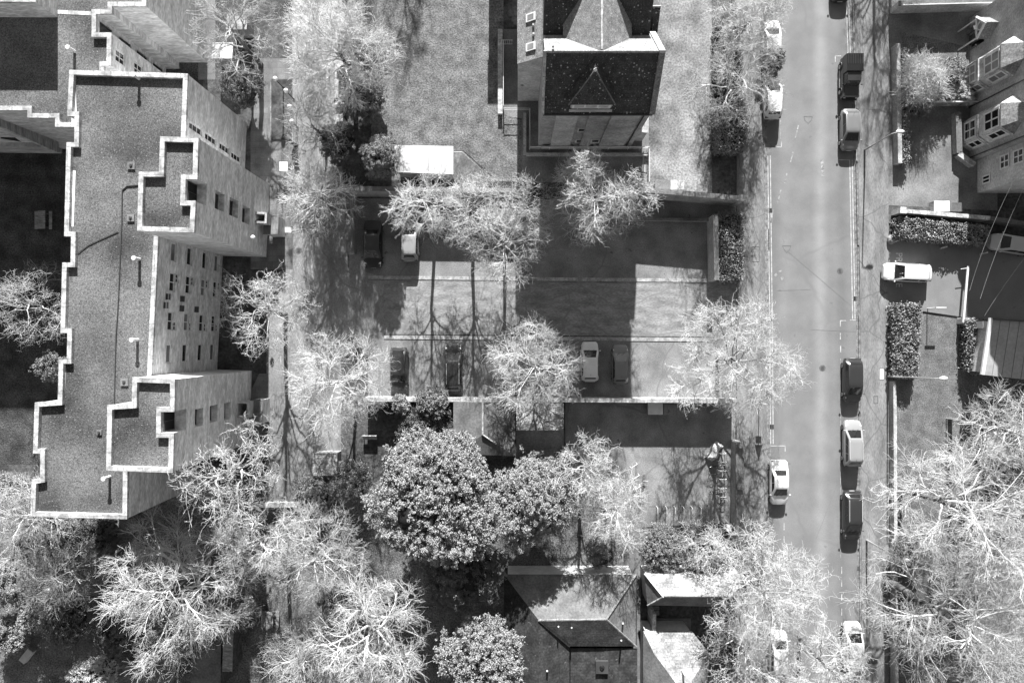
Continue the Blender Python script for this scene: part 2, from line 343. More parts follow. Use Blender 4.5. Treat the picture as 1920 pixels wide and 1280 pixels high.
# the road between its kerbs, then raised pavements
LK = [(1424, -300), (1434, 300), (1440, 800), (1446, 1600)]
RK = [(1590, -300), (1603, 250), (1609, 620), (1613, 1600)]
structure('road', MB().sheet(pts(LK + RK[::-1]), 0.012), 'road')
def band(name, m, edge, d0, d1, z0, z1):
    L_ = [(W(a, b)[0] + d0, W(a, b)[1]) for a, b in edge]; R_ = [(W(a, b)[0] + d1, W(a, b)[1]) for a, b in edge]
    return structure(name, MB().prism(L_ + R_[::-1], z0, z1, bottom=False), m)
band('kerb', 'kerb', LK, -0.16, 0.0, 0.0, 0.125)
band('kerb', 'kerb', [(1590, -300), (1603, 250), (1607, 460)], 0.0, 0.16, 0.0, 0.125)
band('kerb', 'kerb', [(1609, 592), (1609, 620), (1613, 1600)], 0.0, 0.16, 0.0, 0.125)
band('kerb', 'kerb', [(1607, 460), (1609, 592)], 0.0, 0.16, 0.0, 0.05)
band('gutter', 'kerb', LK, 0.0, 0.28, 0.004, 0.018)
band('gutter', 'kerb', [(1590, -300), (1603, 250), (1609, 620), (1613, 1600)], -0.22, 0.0, 0.004, 0.018)
def pavement(poly): return structure('pavement', MB().prism(pts(poly), 0, 0.12, bottom=False), 'pave')
pavement([(1381, -300), (1421, -300), (1431, 300), (1437, 800), (1443, 1600), (1381, 1600)])
pavement([(1593.4, -300), (1606.4, 250), (1611.2, 520), (1612.2, 620), (1616.2, 1600), (1665, 1600), (1665, -300)])
# back gardens and drives on the east side
sheet('forecourt', 'garden_paving', [(1665, -60), (1870, -60), (1870, 395), (1665, 385)], 0.014)
structure('driveway', MB().sheet(pts([(1664, 446), (2300, 470), (2300, 640), (1830, 598), (1664, 574)]), 0.125), 'road')
sheet('lawn_patch', 'lawn2', [(1690, 60), (1815, 88), (1815, 190), (1690, 190)], 0.018)
# painted markings on the road
def line(a, b, w, m='line', z=0.022): return strip('road_marking', m, a, b, w, z)
for dx in (0, 4.6):
    line((1439.5 + dx, 292), (1443.5 + dx, 622), 0.09); line((1443.5 + dx, 622), (1445 + dx, 832), 0.09)
    line((1585 + dx, -40), (1590 + dx, 102), 0.09); line((1593 + dx, 300), (1598.5 + dx, 598), 0.09)
line((1594, 600), (1605, 600), 0.09)
line((1449, 25), (1458.5, 25), 0.09); line((1458.5, 25), (1458.5, 36), 0.09)
line((1456, 276), (1465, 276), 0.09); line((1465, 264), (1465, 276), 0.09); line((1463.5, 215), (1463.5, 262), 0.06, 'worn_line')
line((1566, 105.5), (1577, 105.5), 0.09); line((1566, 105), (1566, 117), 0.09)
line((1571, 300), (1594, 300.5), 0.07); line((1570, 215), (1571, 300), 0.07, 'worn_line')
line((1575, 601), (1586, 601), 0.09); line((1575.5, 601), (1575.5, 612), 0.09); line((1575.5, 624), (1575.5, 636), 0.09)
line((1576, 648), (1576, 660), 0.09); line((1576, 672), (1576, 1045), 0.06, 'worn_line')
line((1445, 835.5), (1472.5, 835.5), 0.09); line((1472, 835), (1472, 846), 0.09); line((1472, 862), (1471, 960), 0.06, 'worn_line')
for y in (980, 1004, 1028, 1052): line((1470, y), (1470, y + 13), 0.08)
for y in (1062, 1086, 1112, 1140, 1166): line((1578, y), (1578, y + 13), 0.08)
for a, b in (((1497, 235), (1490, 262)), ((1487, 285), (1482, 305)), ((1476, 322), (1471, 344)), ((1464, 356), (1458, 380)), ((1449, 392), (1446, 418))): line(a, b, 0.13, 'worn_line')
for a, b in (((1541, 300), (1543, 330)), ((1440, 430), (1440, 470)), ((1453, 514), (1456, 517)), ((1464, 523), (1469, 521)), ((1462, 507), (1463, 510))): line(a, b, 0.32, 'worn_line')
def outline(poly, w=0.06):
    p = poly + poly[:1]
    for a, b in zip(p, p[1:]): line(a, b, w, 'asphalt_mark', 0.021)
M['asphalt_seam'] = mat('asphalt_seam', 0.135, scale=3)
M['asphalt_mark'] = mat('patched_asphalt', 0.115, scale=3)
outline([(1507, 219), (1523, 219), (1521, 226), (1515, 232), (1509, 226)]); outline([(1467, 461), (1483, 461), (1480, 468), (1475, 474), (1470, 468)])
for a, b in (((1475, 470), (1600, 577)), ((1580, 880), (1530, 1010)), ((1455, 545), (1520, 543)), ((1520, 618), (1608, 622))): line(a, b, 0.025, 'asphalt_seam', 0.0205)
# letters P P on the driveway, partly under the car
def letters(txt, cx, cy, size, rz, m, z, name='road_lettering'):
    cu = bpy.data.curves.new(name, 'FONT'); cu.body = txt; cu.size = size; cu.align_x = 'CENTER'; cu.align_y = 'CENTER'; cu.extrude = 0.002
    o = bpy.data.objects.new(name, cu); C.objects.link(o); dg = bpy.context.evaluated_depsgraph_get()
    me = bpy.data.meshes.new_from_object(o.evaluated_get(dg)); bpy.data.objects.remove(o)
    q = bpy.data.objects.new(name, me); C.objects.link(q); me.materials.clear(); me.materials.append(M[m])
    x, y = W(cx, cy); q.location = (x, y, z); q.rotation_euler = (0, 0, rz); q['kind'] = 'structure'; q['category'] = 'road lettering'
    return q
letters('PRIVATE', 1684, 506, 0.98, -math.pi / 2, 'line', 0.130)
# covers in the pavements and yards
def cover(px, py, w, d, m, label, z=0.124):
    x, y = W(px, py); mb = MB().box(x - w / 2, x + w / 2, y - d / 2, y + d / 2, z - 0.02, z)
    o = mb.build('access_cover', m); tag(o, label, 'access cover')
    mf = MB(); t = 0.05
    for a in ((x - w / 2 - t, x - w / 2, y - d / 2 - t, y + d / 2 + t), (x + w / 2, x + w / 2 + t, y - d / 2 - t, y + d / 2 + t), (x - w / 2, x + w / 2, y - d / 2 - t, y - d / 2), (x - w / 2, x + w / 2, y + d / 2, y + d / 2 + t)): mf.box(*a, z - 0.02, z + 0.006)
    mf2 = mf; off = o.location
    mf2.build('rim_frame', 'dark_metal', o)
    return o
cover(1416, 477, 0.7, 1.5, 'pave', 'pale rectangular cover in the west pavement beside the clipped hedge')
cover(1652, 701, 0.42, 1.1, 'white_metal', 'pale rectangular cover in the pavement at the foot of the leaning lamp post')
cover(1641, 749, 0.36, 0.7, 'asphalt', 'dark rectangular cover in the east pavement beside the silver estate car')
cover(532, 312, 0.9, 1.0, 'white_metal', 'pale square cover in the slab path below the line of globe lamps', 0.032)
cover(538, 431, 0.95, 0.6, 'white_metal', 'pale square cover in the slab path beside the lean-to porch roof', 0.032)
cover(527, 415, 0.42, 0.42, 'white_metal', 'small square drain cover in the slab path beside the porch roof', 0.032)

def grate(px, py, label, round_=False, z=0.022):
    x, y = W(px, py)
    if round_: o = MB().tube([(x, y, z - .015), (x, y, z)], .34, 16).build('manhole_cover', 'gutter_iron')
    else: o = MB().box(x - .2, x + .2, y - .25, y + .25, z - .015, z).build('drain_grate', 'gutter_iron')
    tag(o, label, 'manhole' if round_ else 'drain'); mb = MB()
    for k in range(4): mb.box(x - .14, x + .14, y - .19 + k * .11, y - .14 + k * .11, z, z + .004)
    mb.build('slots', 'dark_void', o)
M['gutter_iron'] = mat('cast_iron', 0.11, scale=4)
grate(1444.5, 395, 'drain grate in the west gutter above the scattered road patches'); grate(1447, 800, 'drain grate in the west gutter just above the bay of the white saloon')
grate(1603, 560, 'drain grate in the east gutter opposite the end of the double lines'); grate(1610, 1065, 'drain grate in the east gutter beyond the black estate car')
grate(1542, 690, 'round manhole cover in the middle of the road beside the big street tree', True); grate(1575, 508, 'small round cover in the road near the double lines by the drive', True)
grate(560, 470, 'round manhole cover in the service drive below the porch', True, .03)

# ------------------------------------------------------------------ building helpers
def frame_window(parent, p0, p1, hole, nx=1, ny=1, fm='white_paint', gm='glass', depth=0.2, bar=0.07, proud=None, label=None):
    """a window in a wall hole: frame mesh (named window) and a pane under it"""
    d = Vector((p1[0] - p0[0], p1[1] - p0[1], 0)).normalized(); n = Vector((d.y, -d.x, 0)); o = Vector((p0[0], p0[1], 0)); Z = Vector((0, 0, 1))
    a, b = sorted(hole[:2]); c, e = sorted(hole[2:])
    k = -depth + 0.06 if proud is None else proud
    P = lambda u, v, q=0: o + d * u + Z * v + n * q
    mb = MB(); t = bar / 2; D = 0.035
    for u in (a + t, b - t): mb.obox(P(u, (c + e) / 2, k), d, Z, n, t, (e - c) / 2, D)
    for v in (c + t, e - t): mb.obox(P((a + b) / 2, v, k), d, Z, n, (b - a) / 2 - bar, t, D * 0.96)
    for i in range(1, nx): mb.obox(P(a + (b - a) * i / nx, (c + e) / 2, k), d, Z, n, t * .8, (e - c) / 2 - bar, D * 0.9)
    for j in range(1, ny): mb.obox(P((a + b) / 2, c + (e - c) * j / ny, k), d, Z, n, (b - a) / 2 - bar, t * .8, D * 0.84)
    w = mb.build('window', fm, parent)
    if label: w['label'] = label
    pm = MB().obox(P((a + b) / 2, (c + e) / 2, k - 0.02), d, Z, n, (b - a) / 2, (e - c) / 2, 0.008)
    pm.build('pane', gm, w)
    return w
def offset_poly(p, dist):
    """inset a CCW polygon (right angles or not) by dist"""
    n = len(p); out = []
    for i in range(n):
        a, b, c = Vector(p[i - 1]), Vector(p[i]), Vector(p[(i + 1) % n])
        d1, d2 = (b - a).normalized(), (c - b).normalized(); n1, n2 = Vector((-d1.y, d1.x)), Vector((-d2.y, d2.x))
        m = (n1 + n2); k = dist / max(0.25, (1 + n1.dot(n2)))
        out.append(tuple(b + m * k))
    return out
def parapet(parent, poly, zdeck, ztop, w=0.35, over=0.04, m='coping', name='parapet', skip=()):
    p = ccw(poly); o_ = offset_poly(p, -over); i_ = offset_poly(p, w); n = len(p); mb = MB()
    for k in range(n):
        if k in skip: continue
        a, b = o_[k], o_[(k + 1) % n]; c, d = i_[(k + 1) % n], i_[k]
        mb.face((*a, ztop), (*b, ztop), (*c, ztop), (*d, ztop))
        mb.face((*d, ztop), (*c, ztop), (*c, zdeck - .02), (*d, zdeck - .02))
        mb.face((*a, ztop - .28), (*b, ztop - .28), (*b, ztop), (*a, ztop))
        p0, p1 = p[k], p[(k + 1) % n]
        mb.face((*p0, ztop - .28), (*p1, ztop - .28), (*b, ztop - .28), (*a, ztop - .28))
    return mb.build(name, m, parent)
def walls(parent, poly, z0, z1, m, holes={}, name='wall', depth=0.2, skip=()):
    """poly must be CCW; holes {edge: [(u0,u1,v0,v1)]}"""
    mb = MB(); n = len(poly)
    for k in range(n):
        if k in skip: continue
        mb.wall(poly[k], poly[(k + 1) % n], z0, z1, holes.get(k, ()), depth)
    return mb.build(name, m, parent)
def deck(parent, poly, z, m='gravel_roof', name='roof_deck'): return MB().sheet(poly, z).build(name, m, parent)
def px_hole(p0, p1, a, b):
    u0, v0 = on_wall(p0, p1, *a); u1, v1 = on_wall(p0, p1, *b)
    return (min(u0, u1), max(u0, u1), min(v0, v1), max(v0, v1))

# ------------------------------------------------------------------ the concrete apartment block
ZD, ZP = 12.85, 13.2
blk_px = [(131, 132), (351, 139), (345, 300), (345, 440), (296, 440), (283, 705), (283, 790), (239, 790), (237, 972), (58, 967), (60, 900), (76, 897), (76, 849), (62.5, 849), (66, 755),
          (109, 752), (111, 674), (126, 674), (127, 623), (114, 623), (117.5, 493), (133, 493), (134, 442), (121, 442), (125.4, 267.6), (140, 267.6), (140.6, 217), (126.5, 217)]
blk = ccw(pts(blk_px, ZP))
T = thing('apartment_block', 'long concrete apartment block with a stepped white parapet and two stair towers', 'apartment block', (*W(200, 560, ZP), 0))
def edge_of(poly, a, b, z):
    """index of the CCW edge whose midpoint is nearest to that of pixels a,b at height z"""
    m = (Vector(W(*a, z)) + Vector(W(*b, z))) / 2
    return min(range(len(poly)), key=lambda k: ((Vector(poly[k]) + Vector(poly[(k + 1) % len(poly)])) / 2 - m).length)
eN = edge_of(blk, (351, 139), (345, 300), ZP); eM = edge_of(blk, (296, 440), (283, 705), ZP)
holes = {eN: [], eM: []}; wins = []
for a, b in (((355, 226), (379, 256)), ((385, 246), (406, 275)), ((412, 266), (430, 290)), ((434, 284), (452, 306))):
    h = px_hole(blk[eN], blk[(eN + 1) % len(blk)], a, (b[0], b[1] - 0)); yc = (h[0] + h[1]) / 2
    h = (yc - .33, yc + .33, h[2], h[3]); holes[eN].append(h); wins.append((eN, h, 1, 3, 'glass'))
p0, p1 = blk[eM], blk[(eM + 1) % len(blk)]
for fi, xz in enumerate((318, 348, 376.5, 399)):
    for ri, yr in enumerate((471, 528, 602, 663)):
        # the rows spread with height: take the row's y on the top storey
        u, z_ = on_wall(p0, p1, xz, 640 + (yr - 640) * (960 - xz) / (960 - 318))
        zc = on_wall(p0, p1, xz, 640)[1]
        h = (u - 0.85, u + 0.85, zc - 0.5, zc + 0.5); holes[eM].append(h)
        wins.append((eM, h, 2 if ri in (1, 2) else 1, 1, 'glass' if (fi + ri) % 3 else 'pale_glass'))
        if ri in (1, 2):
            s = 1 if ri == 1 else -1
            h2 = (u + s * .42 - .42, u + s * .42 + .42, zc - 1.2, zc - 0.53); holes[eM].append(h2); wins.append((eM, h2, 2, 1, 'pale_glass' if fi % 2 else 'glass'))
walls(T, blk, 0, ZD + .1, 'concrete', holes)
deck(T, offset_poly(blk, 0.05), ZD)
parapet(T, blk, ZD, ZP)
for e, h, nx, ny, gm in wins: frame_window(T, blk[e], blk[(e + 1) % len(blk)], h, nx, ny, 'white_paint', gm, bar=0.1)
# ledges and downpipes on the east wall
d_ = (Vector(p1) - Vector(p0)).normalized(); nrm = Vector((d_.y, -d_.x, 0))
for px, py in ((338, 560), (307, 572), (337, 578), (365, 580), (311, 556)):
    u, z_ = on_wall(p0, p1, px, py); c = Vector((*p0, 0)) + Vector((*d_, 0)) * u + Vector((0, 0, z_)) + nrm * 0.2
    MB().obox(c, Vector((*d_, 0)), nrm, (0, 0, 1), .28, .2, .05).build('ledge', 'dark_metal', T)
# roof fittings
def vent(px, py, parent=T, z=ZD, h=0.9, r=0.13):
    x, y = W(px, py, z)
    o = MB().tube([(x, y, z), (x, y, z + h)], r, 10).build('vent_pipe', 'white_metal', parent)
    MB().tube([(x, y, z + h), (x, y, z + h + .1)], r * 1.5, 10).build('cowl', 'white_metal', o)
for px, py in ((261, 148), (262, 486), (258, 637), (206, 893)): vent(px, py)
def hatch(px, py, s=0.55, parent=T, z=ZD, m='garden_paving'):
    x, y = W(px, py, z)
    o = MB().box(x - s, x + s, y - s, y + s, z, z + .12).build('roof_outlet', m, parent)
    MB().box(x - s * .55, x + s * .55, y - s * .55, y + s * .45, z + .12, z + .125).build('outlet_pad', 'gravel_roof', o)
    MB().tube([(x, y, z + .12), (x, y, z + .2)], .1, 8).build('grate', 'dark_metal', o)
hatch(247, 311, .32); hatch(246, 409, .3); hatch(234, 716, .32); hatch(187, 810, .22)
cab = [W3(x, y, ZD + .05) for x, y in ((262, 347), (238, 349), (229, 357), (228, 420), (222, 560), (217, 640), (214, 756))]
MB().tube(cab, .05, 6).build('roof_cable', 'dark_metal', T)
MB().tube([W3(x, y, ZD + .05) for x, y in ((222, 434), (190, 448), (165, 460), (146, 475))], .03, 6).build('roof_cable', 'dark_metal', T)
for a, b in (((139, 160), (141, 215)), ((147, 225), (146, 265)), ((139, 320), (135, 425)), ((141, 450), (141, 490)), ((127, 510), (124, 610)), ((135, 630), (133, 672)), ((121, 690), (119, 745))):
    q, r_ = Vector(W(*a, ZD)), Vector(W(*b, ZD)); w = Vector((.14, 0))
    MB().face((*(q - w), ZD + .012), (*(r_ - w), ZD + .012), (*(r_ + w), ZD + .012), (*(q + w), ZD + .012)).build('lead_strip', 'white_metal', T)

# the two stair towers standing on the east side
def tower(outline_px, notch_px, zt, znotch, wins_px, box_px, lit_panel):
    full = ccw(pts(outline_px, zt)); top = ccw(pts(notch_px, zt))
    Tw = MB()
    n = len(full)
    ee = max(range(n), key=lambda k: (full[k][0] + full[(k + 1) % n][0]) / 2)
    q0, q1 = full[ee], full[(ee + 1) % n]
    hs = [px_hole(q0, q1, a, b) for a, b in wins_px]
    for k in range(n): Tw.wall(full[k], full[(k + 1) % n], 0, znotch, hs if k == ee else (), 0.6)
    for k in range(len(top)): Tw.wall(top[k], top[(k + 1) % len(top)], znotch, zt - .25)
    w = Tw.build('tower_wall', 'concrete', T)
    MB().sheet(full, znotch - .002).build('landing', 'concrete', w)
    deck(T, offset_poly(top, .05), zt - .35, name='tower_roof')
    parapet(T, top, zt - .35, zt, name='tower_parapet')
    for h in hs: frame_window(T, q0, q1, h, 1, 1, 'concrete_dark', 'glass', depth=0.6, bar=0.08)
    # the recessed window in the notch
    kk = [k for k in range(len(top)) if abs(((Vector(top[k]) + Vector(top[(k + 1) % len(top)])) / 2 - Vector(W(*lit_panel, zt))).length) < 1.2]
    k = min(range(len(top)), key=lambda k: ((Vector(top[k]) + Vector(top[(k + 1) % len(top)])) / 2 - Vector(W(*lit_panel, zt))).length)
    a, b = top[k], top[(k + 1) % len(top)]; L_ = (Vector(b) - Vector(a)).length
    frame_window(T, a, b, (.08, L_ - .08, znotch + .05, zt - .45), 2, 1, 'dark_metal', 'dark_void', proud=0.05)
    # window box low on the wall
    x0, y0 = on_wall(q0, q1, *box_px[0]); x1, y1 = on_wall(q0, q1, *box_px[1])
    d = (Vector(q1) - Vector(q0)).normalized(); nn = Vector((d.y, -d.x)); uc = (x0 + x1) / 2; hw = abs(x1 - x0) / 2; base = Vector(q0) + d * uc
    bx = MB(); D3 = Vector((*d, 0)); N3 = Vector((*nn, 0)); Z3 = Vector((0, 0, 1)); zt_, zb_ = 3.6, 1.2
    o3 = Vector((*base, 0)); dep = 1.15
    bx.obox(o3 + D3 * (hw - .1) + N3 * dep / 2 + Z3 * (zt_ + zb_) / 2, D3, N3, Z3, .1, dep / 2, (zt_ - zb_) / 2)
    bx.obox(o3 - D3 * (hw - .1) + N3 * dep / 2 + Z3 * (zt_ + zb_) / 2, D3, N3, Z3, .1, dep / 2, (zt_ - zb_) / 2)
    bx.obox(o3 + N3 * (dep - .1) + Z3 * (zt_ + zb_) / 2, D3, N3, Z3, hw - .2, .1, (zt_ - zb_) / 2)
    bo = bx.build('window_box', 'concrete_dark', T)
    MB().obox(o3 + N3 * (dep / 2) + Z3 * (zb_ + .2), D3, N3, Z3, hw - .2, dep / 2 - .1, .05).build('box_soil', 'soil', bo)
tower([(301, 257), (371, 259), (363, 435), (258, 432), (261, 323), (299, 323)],
      [(301, 257), (371, 259), (369, 335), (347, 335), (346, 377), (366, 377), (363, 435), (258, 432), (261, 323), (299, 323)], 16.5, 14.5,
      [((404, 356), (420, 398)), ((431, 369), (446, 410)), ((455, 384), (468, 422))], ((475, 395), (500, 428)), (346, 356))
tower([(249, 708), (327, 711), (323, 885), (200, 881), (202, 760), (248, 757)],
      [(249, 708), (327, 711), (326, 771), (301, 771), (301, 812), (325, 812), (323, 885), (200, 881), (202, 760), (248, 757)], 16.5, 14.3,
      [((365, 801), (381, 764)), ((393, 793), (408, 758)), ((420, 788), (433, 753))], ((443, 783), (465, 748)), (301, 790))
# round bulkhead light on the upper tower
q = W3(462, 445, 5.5); MB().sphere((-25.2, (640 - 445) / FOC * 66.5, 5.5), .22).build('bulkhead_light', 'globe', T)

# ------------------------------------------------------------------ the lower wing and the tall block behind it
WZ = 12.2; wd_ = WZ - .35
wing_px = [(-260, -120), (283, -120), (273, 1), (202, 2), (201, 17), (171, 17), (171, 71), (208, 61.5), (207, 122), (186, 123), (185, 250), (104, 236), (104, 220), (50, 219), (50, 206), (-260, 206)]
wing_px = [(-260, -120), (273, -120), (273, 11), (209, 11), (209, 25), (179, 25), (179, 62), (208, 62), (207, 122), (194, 123), (194, 150), (141, 150), (141, 237), (104, 237), (104, 220), (52, 220), (52, 206), (-260, 206)]
wing = ccw(pts(wing_px, WZ)); T2 = thing('flat_roofed_wing', 'lower flat gravel-roofed concrete wing joining the apartment block at its north end', 'apartment block', (*W(60, 100, WZ), 0))
hw = {}; ww = []
k = edge_of(wing, (208, 62), (207, 122), WZ); a_, b_ = wing[k], wing[(k + 1) % len(wing)]; hw[k] = []
for c in ((217, 98, 235, 118), (252, 122, 268, 140)):
    h = px_hole(a_, b_, c[:2], c[2:]); yc = (h[0] + h[1]) / 2; h = (max(.1, yc - .55), yc + .55, h[2], h[3]); hw[k].append(h); ww.append((k, h, 2, 2))
k2 = edge_of(wing, (179, 25), (179, 62), WZ); a2, b2 = wing[k2], wing[(k2 + 1) % len(wing)]; hw[k2] = []
L2 = (Vector(b2) - Vector(a2)).length
for zc in (10.6, 7.6, 4.6, 1.6): h = (.35, L2 - .35, zc - 1.0, zc + 1.0); hw[k2].append(h); ww.append((k2, h, 1, 1))
walls(T2, wing, 0, wd_ + .1, 'concrete', hw, skip=())
deck(T2, offset_poly(wing, .05), wd_); parapet(T2, wing, wd_, WZ)
for e, h, nx, ny in ww: frame_window(T2, wing[e], wing[(e + 1) % len(wing)], h, nx, ny, 'white_paint' if nx > 1 else 'dark_metal', 'glass', bar=.1)
vent(140, 97, T2, wd_, .9); 
strip3 = MB(); a, b = Vector(W(105, 19, wd_)), Vector(W(171, 22, wd_)); strip3.face((*a, wd_ + .02), (a.x, a.y - .35, wd_ + .02), (b.x, b.y - .35, wd_ + .02), (*b, wd_ + .02)); strip3.build('lead_strip', 'coping', T2)
tz = 14.7
tb = ccw(pts([(-300, -170), (66, -170), (66, 3), (-300, 1)], tz)); T3 = thing('tall_stair_block', 'pale concrete block rising above the gravel roof at the top left corner', 'apartment block', (*W(0, -60, tz), 0))
walls(T3, tb, 0, tz - .25, 'concrete'); deck(T3, offset_poly(tb, .05), tz - .35); parapet(T3, tb, tz - .35, tz)
# covered stair, low buildings in the shaded court
low = ccw(pts([(-200, 215), (117, 240), (117, 288), (-200, 284)], 0)); 
T4 = thing('stair_wing', 'shaded concrete stair wing with sloping walls in the courtyard on the left edge', 'building', (*W(0, 250), 0))
def slab3(parent, name, m, pts3, th):
    mb = MB(); P = [Vector(p) for p in pts3]; n = (P[1] - P[0]).cross(P[2] - P[0]).normalized() * th
    k = len(P); mb.add(P + [p - n for p in P], [tuple(range(k)), tuple(reversed(range(k, 2 * k)))] + [(i, k + i, k + (i + 1) % k, (i + 1) % k) for i in range(k)])
    return mb.build(name, m, parent)
walls(T4, low, 0, 2.4, 'concrete_dark'); deck(T4, low, 2.42, 'concrete_dark', 'roof_slab')
slab3(T4, 'sloping_wall', 'concrete_dark', [W3(-20, 206, 11), W3(-20, 228, 11), W3(110, 287, 2.6), W3(110, 262, 2.6)], .3)
for y in (240, 257):
    slab3(T4, 'louvre', 'dark_metal', [W3(2, y, 6.0), W3(2, y + 3, 6.0), W3(40, y + 9, 4.0), W3(28, y + 1, 4.4)], .05)

# ------------------------------------------------------------------ the brick house with slate gables (top centre)
def roof_face(mb, *p, th=0.12):
    P = [Vector(q) for q in p]; n = (P[1] - P[0]).cross(P[2] - P[0]).normalized()
    if n.z < 0: P = P[::-1]; n = -n
    k = len(P); mb.add(P + [q - n * th for q in P], [tuple(range(k)), tuple(reversed(range(k, 2 * k)))] + [(i, k + i, k + (i + 1) % k, (i + 1) % k) for i in range(k)])
    return mb
H = thing('brick_house', 'tall brick house with a steep dark slate roof, hipped dormer and gable copings', 'house', (7.6, 26, 0))
hx0, hx1, hy0 = 2.75, 12.5, 20.5
ez, rz_, ry = 11.2, 15.3, 24.0
foot = [(hx0, hy0), (hx1, hy0), (hx1, 36), (hx0, 36)]
S0, S1 = (hx0, hy0), (hx1, hy0)
hs = []
for a, b in (((1084, 240), (1101, 247)), ((1080, 261), (1093, 267)), ((1109, 261), (1123, 267))):
    h = px_hole(S0, S1, a, b); zc = (h[2] + h[3]) / 2; hs.append((h[0], h[1], zc - .55, zc + .55))
walls(H, foot, 0, ez, 'brick', {0: hs, 3: [(6, 7, 3, 5), (6, 7, 7, 9), (13.0, 14, 6.5, 8.2)]})
for h in hs: frame_window(H, S0, S1, h, 1, 1, 'white_paint', 'glass', bar=.12, proud=0.03)
for h in ((6, 7, 3, 5), (6, 7, 7, 9), (13.0, 14, 6.5, 8.2)): frame_window(H, (hx0, 36), (hx0, hy0), h, 1, 2, 'white_paint', 'glass', bar=.1)
# projecting piers of the south wall
for x0, x1, m in ((4.0, 6.0, 'brick_pale'), (7.0, 8.0, 'brick'), (9.0, 11.6, 'brick')):
    MB().box(x0, x1, hy0 - .22, hy0 - .002, 0, ez - .15).build('wall_pier', m, H)
MB().box(hx0 + .3, hx1 - .3, hy0 - .32, hy0 - .225, 0, 1.0).build('plinth', 'brick', H)
MB().tube([(11.95, hy0 - .1, 0), (11.95, hy0 - .1, ez - .1)], .06, 8).build('downpipe', 'dark_metal', H)
# gables under the roof ends
for x in (hx0, hx1 - .35):
    MB().add([(x, hy0, ez), (x + .35, hy0, ez), (x + .35, 27.5, ez), (x, 27.5, ez), (x, ry, rz_ - .1), (x + .35, ry, rz_ - .1)], [(0, 1, 5, 4), (1, 2, 5), (2, 3, 4, 5), (3, 0, 4)]).build('gable', 'brick', H)
rf = MB()
sl_ = (rz_ - ez) / (ry - hy0 + .25)
roof_face(rf, (hx0 + .1, hy0 - .3, ez - .05), (hx1 - .3, hy0 - .3, ez - .05), (hx1 - .3, ry, rz_), (hx0 + .1, ry, rz_))
R1 = rf.build('roof', 'slate', H)
rfn = roof_face(MB(), (hx0 + .1, ry + .01, rz_), (hx1 - .3, ry + .01, rz_), (hx1 - .3, 27.4, 11.3), (hx0 + .1, 27.4, 11.3)); rfn.build('north_slope', 'felt_pale', H)  # sunlit side of the same roof, given a paler colour
MB().tube([(hx0 + .1, ry, rz_ + .03), (hx1 - .3, ry, rz_ + .03)], .11, 8).build('ridge_tiles', 'slate_grey', R1)
cp = MB()
for x in (hx1 - .3, ):
    roof_face(cp, (x, hy0 - .4, ez + .12), (x + .5, hy0 - .4, ez + .12), (x + .5, ry, rz_ + .25), (x, ry, rz_ + .25), th=.2)
cp.build('gable_coping', 'slate_grey', H)
cp = MB(); roof_face(cp, (hx1 - .3, ry, rz_ + .25), (hx1 + .2, ry, rz_ + .25), (hx1 + .2, 27.4, 11.5), (hx1 - .3, 27.4, 11.5), th=.2)
roof_face(cp, (hx0 - .12, hy0 - .4, ez + .1), (hx0 + .1, hy0 - .4, ez + .1), (hx0 + .1, ry, rz_ + .15), (hx0 - .12, ry, rz_ + .15), th=.15); cp.build('gable_coping', 'coping', H)
MB().tube([(hx0, hy0 - .36, ez - .06), (hx1, hy0 - .36, ez - .06)], .08, 8).build('gutter', 'dark_metal', H)
M['dormer_glass'] = mat('pale_dormer_glass', 0.4, 0.3, 0.5, scale=1.5, rough=0.2)  # paler glass for the dormer strip window
# hipped dormer flush with the wall
dx0, dx1, dz0, dz1 = 5.15, 8.75, 11.55, 12.75
MB().box(dx0, dx1, hy0 + .12, hy0 + 2.6, 11.0, dz1).build('dormer_wall', 'brick_pale', H)
frame_window(H, (dx0, hy0 + .12), (dx1, hy0 + .12), (.1, dx1 - dx0 - .1, dz0 + .1, dz1 - .06), 3, 1, 'white_paint', 'dormer_glass', bar=.2, proud=0.05, label='strip window under the dormer roof')
MB().box(dx0 - .1, dx1 + .1, hy0 - .15, hy0 + .11, 11.35, 11.5).build('dormer_sill', 'white_paint', H)
dm = MB(); A = (dx0 - .25, hy0 - .02, dz1 - .02); B = (dx1 + .25, hy0 - .02, dz1 - .02); ap = ((dx0 + dx1) / 2, hy0 + 2.1, 15.05); bk = ((dx0 + dx1) / 2, hy0 + 3.4, 15.05)
roof_face(dm, A, B, ap, th=.1); roof_face(dm, A, ap, bk, (dx0 - .25, hy0 + 1.9, dz1 - .02), th=.1); roof_face(dm, B, (dx1 + .25, hy0 + 1.9, dz1 - .02), bk, ap, th=.1)
dmo = dm.build('dormer_roof', 'slate', H)
for a in (A, B): MB().tube([a, ap], .06, 6).build('hip_tiles', 'felt', dmo)
MB().tube([ap, (ap[0], ap[1], 15.5)], [.16, .03], 8).build('finial', 'white_paint', dmo)
